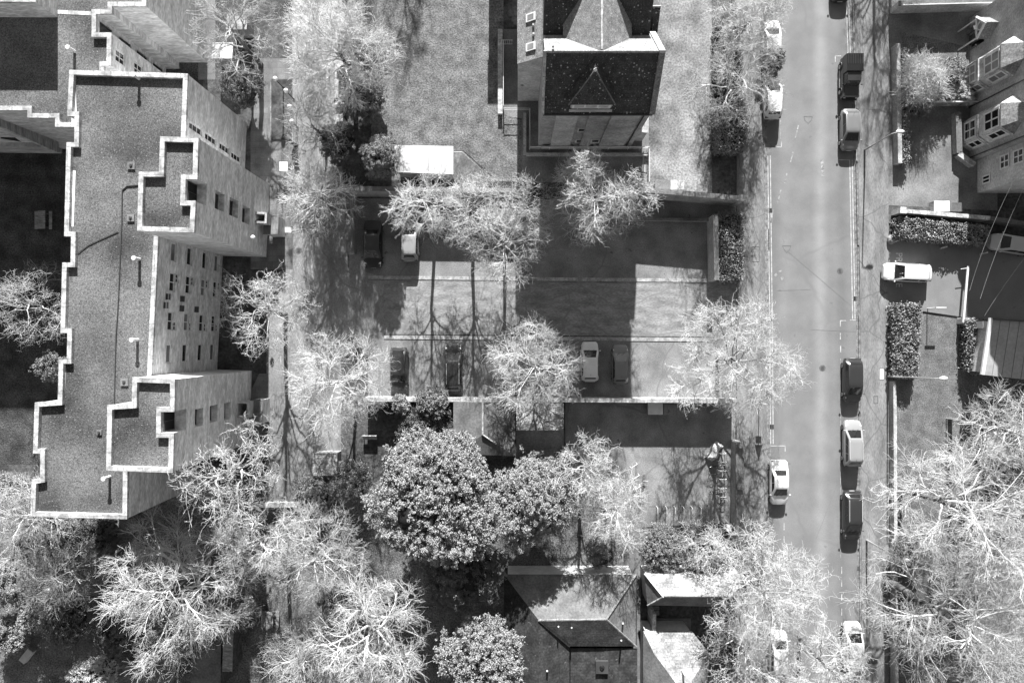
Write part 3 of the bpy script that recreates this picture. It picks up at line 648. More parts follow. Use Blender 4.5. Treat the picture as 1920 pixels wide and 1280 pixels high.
# the roofs behind the ridge: a link roof running north, a second range whose dark slope rises, a small side gable
lk = MB()
for s in (-1, 1): roof_face(lk, (7.45, ry + .1, 15.25), (7.45, 33, 15.25), (7.45 + s * 3.0, 33, 12.4), (7.45 + s * 3.0, ry + .1, 12.4))
lko = lk.build('link_roof', 'slate_grey', H); MB().tube([(7.45, ry + .2, 15.29), (7.45, 33, 15.29)], .1, 8).build('ridge_tiles', 'coping', lko)  # paler slate than the shaded slopes, for the sun grazing it
r2 = MB(); roof_face(r2, (hx0, 26.0, 11.1), (hx1 - .4, 26.0, 11.1), (hx1 - .4, 30.0, 14.3), (hx0, 30.0, 14.3)); roof_face(r2, (hx0, 30.0, 14.3), (hx1 - .4, 30.0, 14.3), (hx1 - .4, 34.0, 11.1), (hx0, 34.0, 11.1)); r2.build('rear_roof', 'slate', H)
roof_face(MB(), (hx0, 34.0, 11.1), (hx1 - .4, 34.0, 11.1), (hx1 - .4, 36.0, 11.0), (hx0, 36.0, 11.0)).build('rear_gutter_roof', 'felt', H)
for x in (hx0 + .02, hx1 - .42): MB().face((x, 26.0, 11.0), (x, 34, 11.0), (x, 30, 14.2)).build('rear_gable', 'brick', H)
sg = MB(); roof_face(sg, (9.6, 28.0, 9.6), (13.25, 28.0, 9.6), (13.05, 29.35, 12.0), (9.6, 29.35, 12.0)); roof_face(sg, (9.6, 29.35, 12.0), (13.05, 29.35, 12.0), (13.25, 32, 9.3), (9.6, 32, 9.3)); so_ = sg.build('side_gable_roof', 'slate', H)
MB().tube([(9.6, 29.35, 12.05), (13.05, 29.35, 12.05)], .09, 8).build('ridge_tiles', 'coping', so_)
walls(H, [(hx1 + .01, 28.3), (13.1, 28.3), (13.1, 32), (hx1 + .01, 32)], 0, 9.6, 'brick', skip=(3,), name='side_wall')
MB().tube([W3(1037, 88, 14.9), W3(1037, 88, 15.6)], .1, 8).build('vent_pipe', 'white_paint', H)
walls(H, [(-2.4, 36.2), (.6, 36.2), (.6, 41), (-2.4, 41)], 0, 5.0, 'brick', name='west_wall'); roof_face(MB(), (-2.5, 36.1, 5.0), (.7, 36.1, 5.0), (.7, 41, 5.2), (-2.5, 41, 5.2)).build('west_roof', 'felt', H)
# west outshot with skylights
ox0, ox1, oy0, oy1 = .6, 2.74, 25.3, 33
walls(H, [(ox0, oy0), (ox1, oy0), (ox1, oy1), (ox0, oy1)], 0, 9.9, 'brick_pale', {0: [(.25, .55, 4.2, 4.6)]}, skip=(1,), name='outshot_wall')
om = MB(); roof_face(om, (ox0 - .12, oy0 - .1, 9.85), (ox1 + .2, oy0 - .1, 11.6), (ox1 + .2, oy1, 11.6), (ox0 - .12, oy1, 9.85)); oo = om.build('outshot_roof', 'slate_grey', H)
MB().face((ox0, oy0 - .002, 9.8), (ox1, oy0 - .002, 9.8), (ox1, oy0 - .002, 11.4)).build('outshot_gable', 'brick_pale', H)
U = Vector((2.34, 0, 1.75)).normalized(); N_ = Vector((-U.z, 0, U.x))
for py in (33, 88):
    z = 10.75; y = (640 - py) / FOC * (72 - z); c = Vector((ox0 + 1.08, y, z + .06))
    f_ = MB().obox(c, U, (0, 1, 0), N_, .5, .36, .06).build('skylight', 'white_paint', oo); MB().obox(c + N_ * .03, U, (0, 1, 0), N_, .34, .24, .045).build('pane', 'pale_glass', f_)
for py in (50, 67): 
    y = (640 - py) / FOC * 61.2; MB().tube([(1.9, y, 10.7), (1.9, y, 11.25)], .1, 8).build('vent_pipe', 'coping', oo)
# low bay and lean-to at the south-east corner
bm_ = MB(); roof_face(bm_, (hx1 + .02, 21.0, 3.6), (hx1 + 1.3, 21.0, 3.0), (hx1 + 1.3, 24.4, 3.0), (hx1 + .02, 24.4, 3.6)); bm_.build('bay_roof', 'coping', H)
walls(H, [(hx1 + .01, 21.1), (hx1 + 1.2, 21.1), (hx1 + 1.2, 24.3), (hx1 + .01, 24.3)], 0, 3.0, 'brick', {1: [(.4, 2.8, .9, 2.6)]}, skip=(3,), name='bay_wall')
frame_window(H, (hx1 + 1.2, 21.1), (hx1 + 1.2, 24.3), (.4, 2.8, .9, 2.6), 3, 1)

# railings round the sunken terrace
def railing(label, px_pts, h=1.1, z0=.02, name='railing', gap=2.0, m='white_metal', r=.035, cat='railing'):
    P = [Vector((*W(a, b), z0)) for a, b in px_pts]; c = sum(P, Vector()) / len(P)
    t = thing(name, label, cat, (c.x, c.y, z0))
    for k, hh in ((0, h), (1, h * .55)): MB().tube([p + Vector((0, 0, hh)) for p in P], r if k == 0 else r * .8, 6).build('rail', m, t)
    for a, b in zip(P, P[1:]):
        n = max(1, int((b - a).length / gap))
        for i in range(n): 
            q = a.lerp(b, i / n); MB().tube([q, q + Vector((0, 0, h - .02))], r * .9, 6).build('post', m, t)
    MB().tube([P[-1], P[-1] + Vector((0, 0, h - .02))], r * .9, 6).build('post', m, t)
    return t
railing('white railing along the south edge of the terrace in front of the brick house', [(945, 210), (993, 210), (993, 281), (1213, 281)])
railing('white railing up the west side of the terrace beside the lawn', [(944, 84), (944, 205)])
railing('pale stair railing running down beside the gravel drive to the lower court', [(1214, 285), (1214, 345)], m='white_metal')
railing('second pale stair railing on the inner side of the steps', [(1203, 290), (1203, 345)], m='grey_metal')
t = thing('garden_wall', 'pale coped wall along the west edge of the terrace beside the lawn', 'wall', (*W(938, 140), 0))
x, y0 = W(938, 216); _, y1 = W(938, 60); MB().box(x - .16, x + .16, y0, y1, 0, .55).build('wall_body', 'brick_pale', t); MB().box(x - .24, x + .24, y0 - .05, y1, .55, .66).build('coping', 'coping', t)
t = thing('garden_wall', 'dark coped wall in front of the terrace beside the shaded court', 'wall', (*W(986, 250), 0))
xa, ya = W(984, 291); xb, _ = W(1216, 291); MB().box(xa - .15, xa + .15, ya, W(984, 214)[1], 0, .4).box(xa + .15, xb, ya - .15, ya + .15, 0, .4).build('wall_body', 'brick', t)
t = thing('gate', 'small barred gate at the north end of the terrace steps', 'gate', (*W(950, 80), .02)); x, y = W(950, 84)
f_ = MB()
for i in range(6): f_.tube([(x - .55 + i * .22, y, .05), (x - .55 + i * .22, y, 1.1)], .02, 6)
f_.build('bars', 'white_metal', t); MB().tube([(x - .6, y, 1.1), (x + .62, y, 1.1)], .03, 6).tube([(x - .6, y, .15), (x + .62, y, .15)], .03, 6).build('gate_frame', 'white_metal', t)

# ------------------------------------------------------------------ garages
t = thing('garage', 'flat garage with a bright white sheet roof at the south edge of the lawn', 'garage', (*W(798, 318), 0))
gp = ccw(pts([(739, 272), (850, 274), (850, 326), (741, 322)], 3.0))
walls(t, offset_poly(gp, .15), 0, 2.85, 'brick'); MB().prism(gp, 2.86, 3.0).build('roof', 'white_roof', t)
MB().tube([(*gp[0], 2.98), (*gp[1], 2.98)], .05, 6).build('gutter', 'white_metal', t)
for k in range(1, 7): a, b = W(740 + k * 15.7, 273, 3.0), W(741 + k * 15.6, 325, 3.0); MB().tube([(*a, 3.005), (*b, 3.005)], .022, 4).build('roof_seam', 'white_roof', t)
t = thing('retaining_wall', 'sloping pale concrete ramp wall running down from the white garage roof', 'wall', (*W(885, 315), 0))
slab3(t, 'ramp', 'pale_edge', [W3(851, 284, 1.6), W3(866, 284, 1.6), W3(918, 331, .4), W3(851, 328, 1.0)], .2)
MB().tube([W3(851, 282, 1.65), W3(868, 282, 1.65), W3(924, 332, .45)], .06, 6).build('edge_board', 'dark_wood', t)

G = thing('garage', 'grey felt-roofed garage with a north to south ridge behind the car park wall', 'garage', (*W(908, 785), 0))
e = 2.4; rz2 = 3.0
q = lambda x, y, z: W3(x, y, z)
f_ = MB(); roof_face(f_, q(850, 752, e), q(905, 754, rz2), q(905, 815, rz2), q(850, 850, e)); roof_face(f_, q(905, 754, rz2), q(966, 752, e), q(966, 855, e), q(905, 815, rz2)); roof_face(f_, q(905, 815, rz2), q(966, 855, e), q(850, 850, e)); ro = f_.build('roof', 'felt', G)
MB().tube([q(905, 754, rz2 + .04), q(905, 815, rz2 + .04)], .1, 8).tube([q(905, 815, rz2 + .04), q(930, 832, e + .35)], .09, 8).build('ridge_cap', 'coping', ro)
gp = ccw(pts([(853, 754), (963, 754), (963, 852), (853, 848)], e)); walls(G, gp, 0, e - .05, 'white_roof')
G = thing('garage', 'garage beside the yard, tiled roof toned sunlit north and shaded south', 'garage', (*W(1012, 795), 0))
f_ = MB(); roof_face(f_, q(968, 756, 2.5), q(1057, 756, 2.5), q(1057, 806, 3.7), q(968, 806, 3.7)); f_.build('north_slope', 'felt_pale', G)  # sun put into the colour: paler than the south slope
f_ = MB(); roof_face(f_, q(968, 806.3, 3.7), q(1057, 806.3, 3.7), q(1057, 862, 2.4), q(968, 862, 2.4)); f_.build('roof', 'felt', G)  # shaded side of the same roof, in a darker tone
gp = ccw(pts([(971, 758), (1054, 758), (1054, 859), (971, 859)], 2.4)); walls(G, gp, 0, 2.35, 'brick_pale')
gg = MB()
for px in (971, 1054): gg.face(q(px, 760, 2.4), q(px, 858, 2.4), q(px, 806, 3.6))
gg.build('gable', 'brick_pale', G)

# ------------------------------------------------------------------ hipped house at the bottom
B_ = thing('hipped_house', 'low house with a worn grey hipped roof at the bottom edge', 'house', (*W(1085, 1180), 0))
e, r_ = 3.3, 4.9
NW, NE, SE, SW = q(945, 1076, e), q(1193, 1076, e), q(1193, 1211, e), q(945, 1211, e)
RW, RE = q(1010, 1162, r_), q(1137, 1160, r_)
for nm, fc, m in (('north_slope', (NW, NE, RE, RW), 'felt'), ('east_slope', (NE, SE, RE), 'felt'), ('roof', (q(1068, 1211, e), SE, RE, RW), 'felt_pale')):  # south slope coloured paler than the north to lift its shade
    roof_face(MB(), *fc).build(nm, m, B_)
wv = MB(); roof_face(wv, RW, q(1068, 1211, e), q(1068, 1420, e), q(1010, 1420, r_)); roof_face(wv, NW, RW, q(1010, 1420, r_), q(945, 1420, e)); wv.build('wing_roof', 'tiles_shade', B_)  # wing tiles darkened to stand in for shade
for a, b in ((NE, RE), (SE, RE), (RW, q(1068, 1211, e))): MB().tube([a + Vector((0, 0, .05)), b + Vector((0, 0, .05))], .09, 6).build('hip_tiles', 'slate_grey', B_)
MB().tube([RW + Vector((0, 0, .05)), RE + Vector((0, 0, .05))], .1, 6).build('ridge_tiles', 'slate_grey', B_)
MB().face(q(945, 1420, e), q(1068, 1420, e), q(1010, 1420, r_)).build('wing_gable', 'brick', B_)
gp = ccw(pts([(952, 1080), (1188, 1080), (1188, 1420), (952, 1420)], e)); walls(B_, gp, 0, e - .1, 'white_roof')
gp = ccw(pts([(1069, 1212), (1194, 1212), (1194, 1420), (1069, 1420)], 3.0)); deck(B_, gp, 3.32, 'tiles_shade', 'flat_roof')  # flat roof darkened too, as if in shadow
x, y = W(1128, 1248, 3.3); o = MB().box(x - .62, x + .62, y - .62, y + .62, 3.3, 3.62).build('roof_light', 'dark_metal', B_); MB().sphere((x, y, 3.62), (.26, .26, .16), 12, 6).build('dome', 'glass', o)
MB().tube([W3(1193, 1076, 3.3), W3(1193, 1211, 3.3)], .07, 6).build('gutter', 'dark_metal', B_)
for px, py, z in ((1047, 1174, 4.7), (1072, 1176, 4.7), (1168, 1168, 4.2), (1026, 1257, 4.6), (1165, 1200, 4.2)): MB().tube([W3(px, py, z - .5), W3(px, py, z + .35)], .09, 8).build('vent_pipe', 'coping', B_)
sheet('garden_path', 'slab', [(1178, 985), (1203, 985), (1200, 1300), (1190, 1300)], 0.03)
sheet('garden_path', 'garden_paving', [(1090, 1040), (1190, 1048), (1190, 1080), (1090, 1080)], 0.026)

E_ = thing('hipped_annexe', 'bright tiled L-shaped annexe roof around a sunken dark courtyard beside the hipped house', 'house', (*W(1285, 1150), 0))
e, r_ = 3.2, 5.2
A, Bq, Cq, D = q(1208, 1075, e), q(1400, 1075, e), q(1400, 1138, e), q(1214, 1134, e)
R0, R1_ = q(1243, 1118, r_), q(1372, 1118, r_)
roof_face(MB(), A, Bq, R1_, R0).build('north_slope', 'felt_pale', E_); roof_face(MB(), A, R0, D).build('west_hip', 'felt', E_)  # one roof: sunlit north slope coloured paler, shaded hip darker
f_ = MB(); roof_face(f_, D, R0, R1_, Cq); roof_face(f_, Bq, Cq, R1_); f_.build('roof', 'felt', E_)  # shaded south slope keeps the darker tone
for a, b in ((A, R0), (D, R0)): MB().tube([a + Vector((0, 0, .05)), b + Vector((0, 0, .05))], .08, 6).build('hip_tiles', 'coping', E_)
walls(E_, ccw(pts([(1212, 1078), (1396, 1078), (1396, 1134), (1216, 1134)], e)), 0, e - .08, 'white_roof')
MB().box(W(1214, 1150)[0], W(1219, 1150)[0], W(0, 1186)[1], W(0, 1130)[1], 0, 3.0).build('court_wall', 'coping', E_)
wl = ccw(pts([(1208, 1183), (1296, 1183), (1340, 1240), (1340, 1420), (1208, 1420)], e)); walls(E_, offset_poly(wl, .2), 0, e - .1, 'white_roof', name='rear_wall')
V0, V1, V2, V3 = q(1206, 1182, e), q(1297, 1182, e), q(1330, 1224, e + .7), q(1226, 1224, e + 1.0)
roof_face(MB(), V0, V1, V2, V3).build('rear_slope', 'felt_pale', E_)  # sunlit slope again in the paler colour
f_ = MB(); roof_face(f_, V3, V2, q(1318, 1420, e + .4), q(1282, 1300, e + 2.6)); f_.build('rear_roof', 'felt_pale', E_)
f_ = MB(); roof_face(f_, V0, V3, q(1282, 1300, e + 2.6), q(1282, 1420, e + 2.6), q(1206, 1420, e)); f_.build('rear_west_slope', 'felt', E_)  # west slope toned darker for its shade
for (x0, y0, x1, y1) in ((1222, 1137, 1236, 1143), (1222, 1145, 1236, 1153)):
    a, b = W(x0, y1, .8), W(x1, y0, .8); MB().box(a[0], b[0], a[1], b[1], 0, .8).build('court_step', 'grey_wood', E_)
a, b = W(1222, 1180), W(1295, 1158); MB().box(a[0], b[0], a[1], b[1], 0, .12).build('court_paving', 'slab', E_)
x, y = W(1286, 1266, 5.2); MB().box(x - .35, x + .35, y - .4, y + .4, 3.5, 6.0).build('chimney', 'brick', E_)

# ------------------------------------------------------------------ bay-windowed terrace on the right
D_ = thing('terraced_house', 'pair of stone terraced houses with two-storey bay windows facing the road on the right edge', 'house', (48.2, 25, 0))
X0 = 48.2; zt = 12.6
big = [(X0, 19.1), (60, 19.1), (60, 34), (X0, 34)]
walls(D_, big, 0, zt, 'brick', {3: [(2.55, 3.4, 0.1, 2.2)]})
walls(D_, [(49.0, 15.6), (60, 15.6), (60, 19.09), (49.0, 19.09)], 0, zt, 'brick_pale', {3: [(.5, 1.9, 5.2, 6.6), (.5, 1.9, 3.4, 4.7), (1.9, 2.8, .8, 2.0)]}, skip=(2,), name='end_wall')
for h in ((.5, 1.9, 5.2, 6.6), (.5, 1.9, 3.4, 4.7), (1.9, 2.8, .8, 2.0)): frame_window(D_, (49.0, 19.09), (49.0, 15.6), h, 2, 2 if h[0] < 1 else 1, bar=.14, proud=.04)
f_ = MB(); roof_face(f_, (X0 - .3, 18.9, zt), (X0 - .3, 34, zt), (54, 34, zt + 4.2), (54, 18.9, zt + 4.2)); roof_face(f_, (54, 18.9, zt + 4.2), (54, 34, zt + 4.2), (60.3, 34, zt), (60.3, 18.9, zt)); f_.build('roof', 'slate', D_)
f_ = MB(); roof_face(f_, (48.7, 15.4, zt), (48.7, 18.9, zt), (54, 18.9, zt + 3.6), (54, 15.4, zt + 3.6)); roof_face(f_, (54, 15.4, zt + 3.6), (54, 18.9, zt + 3.6), (60.3, 18.9, zt), (60.3, 15.4, zt)); f_.build('end_roof', 'slate', D_)
gg = MB(); gg.face((48.99, 15.61, zt), (60, 15.61, zt), (54, 15.61, zt + 3.5)); gg.face((X0, 19.11, zt), (60, 19.11, zt), (54, 19.11, zt + 4.1)); gg.build('gable', 'brick_pale', D_)
def bay(yc, up, hw=1.75, dp=1.05, z1=6.35):
    P = [(X0 - .01, yc + hw), (X0 - dp, yc + hw - .7), (X0 - dp, yc - hw + .7), (X0 - .01, yc - hw)]
    mb = MB(); front = (P[1], P[2]); L_ = 2 * hw - 1.4
    fh = [(.12, L_ - .12, .75, 2.55), (.12, L_ - .12, 3.75, 5.9)]; Ls = (Vector(P[1]) - Vector(P[0])).length; sh = [(.2, Ls - .2, .75, 2.55), (.2, Ls - .2, 3.75, 5.9)]
    for a, b, h in ((P[0], P[1], sh), (P[1], P[2], fh), (P[2], P[3], sh)): mb.wall(a, b, 0, z1, h, .15)
    w = mb.build('bay_wall', up, D_)
    for a, b, hh, nx in ((P[0], P[1], sh, 1), (P[1], P[2], fh, 2), (P[2], P[3], sh, 1)):
        for h in hh: frame_window(D_, a, b, h, nx, 2, bar=.15, proud=.03, gm='glass' if up == 'brick_pale' else 'pale_glass')
    for z0, z1_ in ((2.75, 3.0), (6.1, 6.35)):
        Q = [(X0, yc + hw + .1), (X0 - dp - .12, yc + hw - .65), (X0 - dp - .12, yc - hw + .65), (X0, yc - hw - .1)]; MB().prism(Q, z0, z1_).build('bay_band', 'coping', D_)
    r = MB(); Q3 = [Vector((x_, y_, 6.36)) for x_, y_ in ((X0, yc + hw + .15), (X0 - dp - .2, yc + hw - .6), (X0 - dp - .2, yc - hw + .6), (X0, yc - hw - .15))]
    t0, t1 = Vector((X0 + .02, yc + .75, 7.7)), Vector((X0 + .02, yc - .75, 7.7))
    roof_face(r, Q3[1], Q3[2], t1, t0, th=.08); roof_face(r, Q3[2], Q3[3], t1, th=.08); ro = r.build('bay_roof', 'felt_pale', D_)
    roof_face(MB(), Q3[0], Q3[1], t0, th=.08).build('bay_flashing', 'coping', ro)
bay(27.4, 'coping'); bay(21.75, 'brick_pale')
MB().tube([(X0 - .08, 24.6, 0), (X0 - .08, 24.6, zt)], .06, 8).build('downpipe', 'dark_metal', D_); MB().tube([(X0 - .08, 19.3, 0), (X0 - .08, 19.3, zt)], .06, 8).build('downpipe', 'dark_metal', D_)
# gabled porch
pm_ = MB(); py_ = 31.6
roof_face(pm_, (X0 - 1.3, py_ + 1.1, 3.0), (X0, py_ + 1.1, 3.0), (X0, py_, 4.3), (X0 - 1.3, py_, 4.3), th=.1); roof_face(pm_, (X0 - 1.3, py_ - 1.1, 3.0), (X0, py_ - 1.1, 3.0), (X0, py_, 4.3), (X0 - 1.3, py_, 4.3), th=.1); po = pm_.build('porch_roof', 'slate_grey', D_)
ring = MB(); n = 10
for s in (-1, 1): ring.tube([(X0 - 1.32, py_ + s * 1.1, 3.0), (X0 - 1.32, py_, 4.3)], .12, 6)
ring.tube([(X0 - 1.32, py_ - 1.1, 3.0), (X0 - 1.32, py_ + 1.1, 3.0)], .1, 6).tube([(X0 - 1.32, py_ + .4 * math.cos(a * .628), 3.5 + .4 * math.sin(a * .628)) for a in range(11)], .06, 6)
ring.build('bargeboard', 'white_paint', po)
MB().box(X0 - 1.3, X0 - 1.18, py_ + .9, py_ + 1.02, 0, 3).box(X0 - 1.3, X0 - 1.18, py_ - 1.02, py_ - .9, 0, 3).build('porch_post', 'white_paint', D_)
d = MB().box(X0 - .06, X0 + .0, py_ - .5, py_ + .5, 0, 2.1).build('door', 'dark_wood', D_); MB().sphere((X0 - .09, py_ + .35, 1.05), .05, 8, 5).build('handle', 'white_metal', d)
def low_wall(label, a, b, w=.3, h=.8, m='brick', cap='coping', cw=.1, name='garden_wall', pier=None, z=0):
    p, q_ = Vector(W(*a)), Vector(W(*b)); d = (q_ - p); L_ = d.length; d.normalize(); n = Vector((-d.y, d.x)); mid = (p + q_) / 2
    t = thing(name, label, 'wall', (mid.x, mid.y, z)); D3, N3, Z = Vector((*d, 0)), Vector((*n, 0)), Vector((0, 0, 1))
    MB().obox(Vector((mid.x, mid.y, z + h / 2)), D3, N3, Z, L_ / 2, w / 2, h / 2).build('wall_body', m, t)
    MB().obox(Vector((mid.x, mid.y, z + h + .05)), D3, N3, Z, L_ / 2 + .04, w / 2 + cw / 2, .05).build('coping', cap, t)
    for k in (pier or ()):
        c = p + d * (L_ * k); o = MB().obox(Vector((c.x, c.y, z + (h + .25) / 2)), D3, N3, Z, .26, .26, (h + .25) / 2).build('pier', m, t)
        MB().obox(Vector((c.x, c.y, z + h + .3)), D3, N3, Z, .32, .32, .055).build('pier_cap', cap, o)
    return t
low_wall('rounded rendered wall below the gabled porch, northern of the two beside the path', (1812, 62), (1872, 47), .32, 1.1, 'garden_paving', 'garden_paving')
low_wall('rendered garden wall with rounded top between the porch path and the first bay', (1818, 95), (1862, 80), .32, 1.0, 'garden_paving', 'garden_paving')
bw_ = low_wall('brick boundary wall with a white lead edge across the top of the forecourt', (1668, 22), (1885, 15), .5, 1.7, 'brick_pale', 'felt', .02)
a, b = Vector(W(1690, 10, 1.85)), Vector(W(1878, 5, 1.85)); MB().tube([(*a, 1.85), (*b, 1.85)], .07, 6).build('lead_edge', 'white_paint', bw_)
low_wall('dark low wall at the foot of the second bay, turning towards the forecourt', (1788, 215), (1790, 290), .5, .7, 'brick', 'felt')
low_wall('short white-capped wall end at the corner of the second bay', (1790, 292), (1818, 312), .4, .7, 'brick', 'coping')
t = thing('fence', 'white topped fence dividing the two front gardens from the pavement to the bays', 'fence', (*W(1760, 193), 0))
a, b = W3(1685, 199, 0), W3(1830, 197, 0); MB().box(a.x, b.x, a.y - .03, a.y + .03, 0, 1.3).build('panel', 'grey_wood', t); MB().box(a.x, b.x, a.y - .06, a.y + .06, 1.3, 1.36).build('cap_rail', 'white_paint', t)
for i in range(5): x = a.x + (b.x - a.x) * i / 4; MB().box(x - .05, x + .05, a.y - .09, a.y - .03, 0, 1.3).build('post', 'grey_wood', t)
low_wall('brick front wall between the east pavement and the front gardens', (1674, 90), (1678, 310), .42, .9, 'brick', 'brick', .02, z=0)
low_wall('stone wall with a pale coping along the north side of the drive, above the hedge', (1672, 400), (1838, 414), .34, 1.5, 'brick_pale', 'coping', .06, pier=(0.02,))
low_wall('grey rendered wall continuing east behind the parked silver car', (1838, 414), (1960, 432), .34, 1.5, 'felt', 'felt', .06)

# flat roofed building on the right
F_ = thing('flat_roofed_annexe', 'single-storey annexe with a grey flat roof and white fascia south of the drive', 'building', (*W(1900, 655), 0))
fp = ccw(pts([(1858, 596), (2100, 612), (2100, 732), (1842, 702)], 3.6)); walls(F_, offset_poly(fp, .3), 0, 3.4, 'brick_pale'); MB().prism(fp, 3.4, 3.6).build('roof', 'ribbed', F_)
fe = MB(); a, b = Vector(W(1858, 596, 3.6)), Vector(W(1842, 702, 3.6)); d = (b - a).normalized(); n = Vector((d.y, -d.x))
fe.obox((*((a + b) / 2), 3.58), (*d, 0), (*n, 0), (0, 0, 1), (b - a).length / 2, .16, .12); fe.build('fascia', 'white_paint', F_)
a, b = Vector(W(1860, 597, 3.6)), Vector(W(2100, 613, 3.6)); MB().tube([(*a, 3.66), (*b, 3.66)], .12, 8).build('edge_roll', 'dark_metal', F_)
sm = MB()
for k in range(1, 6):
    a, b = Vector(W(1858 + k * 18, 598 + k, 3.6)), Vector(W(1842 + k * 18, 702 + k * 2, 3.6)); sm.tube([(*a, 3.605), (*b, 3.605)], .02, 4)
sm.build('roof_seam', 'dark_metal', F_)
MB().box(*(W(1843, 0, 2.6)[0], W(1855, 0, 2.6)[0]), W(0, 615, 2.6)[1], W(0, 602, 2.6)[1], 0, 2.6).build('meter_box', 'white_paint', F_)

# ------------------------------------------------------------------ walls of the car park and yard
low_wall('long pale-coped brick wall between the car park bays and the yard', (690, 745), (1372, 748), .34, 2.1, 'brick', 'coping', .08)
low_wall('high brick wall with a sloping coping between the gravel drive and the lower court', (1187, 367), (1378, 384), .4, 3.0, 'brick', 'garden_paving', .1, pier=(.97,))  # west end lengthened so its shadow closes a lit gap
low_wall('high brick wall along the back of the car park below the white garage', (655, 365), (975, 369), .4, 2.9, 'brick', 'garden_paving', .06)
low_wall('low dark kerb wall between the lower court and the car park bays', (1160, 412), (1330, 414), .25, .5, 'brick', 'garden_paving', .04)
low_wall('brick wall with a broad flat top between the car park and the clipped hedge', (1329, 410), (1331, 528), .42, 2.3, 'brick_pale', 'felt', .1)
low_wall('short brick wall standing beside the black car at the car park entrance', (656, 360), (663, 478), .55, 1.7, 'brick', 'felt', .08)
low_wall('dark coped yard wall with square piers along the west pavement', (1377, 825), (1377, 1010), .75, 1.6, 'brick', 'felt', .1, pier=(.02, .43))
low_wall('broken pale wall at the south end of the service drive', (480, 943), (592, 942), .35, .8, 'brick_pale', 'coping', .12)
low_wall('long brick front wall with a pale coping beside the east pavement and lawn', (1667, 714), (1671, 1330), .2, .9, 'brick', 'brick', .02)
low_wall('second pale kerb wall just inside the brick front wall by the lawn', (1674, 722), (1678, 1330), .16, .45, 'garden_paving', 'coping', .0)
low_wall('brick wall between the service drive and the lawn, with pale square pier tops', (637, 20), (640, 240), .3, 1.5, 'brick', 'brick', .02, pier=(0.02,))
for k, (px, py, lb) in enumerate(((638, 120, 'uppermost pale square pier beneath the big bare tree'), (637, 188, 'middle pale square pier between the bare tree and the round bushes'), (635, 224, 'lowest pale square pier beside the dark round bush'))):
    x, y = W(px, py, 1.9); t = thing('brick_pier', lb, 'pier', (x, y, 0), group='square piers along the lawn wall')
    MB().box(x - .36, x + .36, y - .4, y + .4, 0, 1.9).build('shaft', 'brick_pale', t); MB().box(x - .45, x + .45, y - .5, y + .5, 1.9, 2.02).build('cap', 'coping', t)

# ------------------------------------------------------------------ lamps, signs, bollards, barrier
def bar3(a, b, r0, r1, s=8): return MB().tube([a, b], [r0, r1], s)
def street_lamp(label, base, top, zt, head_dir, loop=None):
    b, t_ = W3(*base, .12), W3(*top, zt); T = thing('street_lamp', label, 'lamp post', tuple(b), group='street lamps along the east pavement')
    bar3(b, b + Vector((0, 0, 1.3)), .1, .1).build('base_column', 'grey_metal', T); bar3(b + Vector((0, 0, 1.3)), t_, .075, .05).build('pole', 'grey_metal', T)
    h = Vector((*head_dir, 0)).normalized(); a = t_ + h * .5 + Vector((0, 0, .1)); MB().tube([t_, t_ + h * .25 + Vector((0, 0, .09)), a], .04, 6).build('arm', 'grey_metal', T)
    hd = MB().sphere(a + h * .3, (.42 if abs(h.x) > .5 else .2, .2 if abs(h.x) > .5 else .42, .1), 12, 6).build('lamp_head', 'white_metal', T, smooth=True)
    return T
street_lamp('grey street lamp with a looped head beside the long shadow on the east pavement', (1621, 281), (1672, 251), 5.6, (1, .25))
street_lamp('grey street lamp by the brick front wall, its pole lying level in view', (1664, 705), (1752, 709), 8.0, (1, 0))
street_lamp('grey street lamp beyond the black estate car near the bottom of the road', (1625, 1012), (1682, 1044), 5.6, (.9, -.3))
def globe_lamp(px, py, label, h=2.6):
    x, y = W(px, py, h); T = thing('globe_lamp', label, 'lamp', (x, y, .02), group='white globe lamps along the slab path')
    MB().tube([(x, y, .02), (x, y, h - .15)], .05, 8).build('post', 'dark_metal', T); MB().tube([(x, y, .02), (x, y, .12)], .12, 10).build('base_plate', 'dark_metal', T)
    MB().sphere((x, y, h), .24, 16, 10).build('globe', 'globe', T, smooth=True); MB().tube([(x, y, h - .26), (x, y, h - .16)], .13, 10).build('collar', 'dark_metal', T)
globe_lamp(516, 148, 'northernmost white globe lamp, nearest the bare tree over the sheds'); globe_lamp(536, 170, 'second white globe lamp from the north on the service drive edge')
globe_lamp(543, 200, 'third white globe lamp from the north, in front of a planted bed', 2.2); globe_lamp(547, 228, 'southernmost white globe lamp beside the dark planted bed', 2.0)
x, y = W(552, 271, .4); T = thing('bollard', 'dark round-topped bollard at the corner of the slab path', 'bollard', (x, y, .02)); MB().tube([(x, y, .02), (x, y, .9)], [.2, .2], 10).build('post', 'dark_metal', T); MB().sphere((x, y, .9), .22, 10, 6).build('cap', 'dark_plastic', T)
T = thing('planting_bed', 'dark rectangular planted bed edged with kerbs beside the globe lamps', 'flower bed', (*W(531, 215), .02))
a, b = W(510, 262), W(548, 150); MB().box(a[0], b[0], a[1], b[1], .02, .12).build('bed_soil', 'soil', T); MB().box(a[0] - .12, a[0], a[1], b[1], .02, .2).build('edging', 'kerb', T)
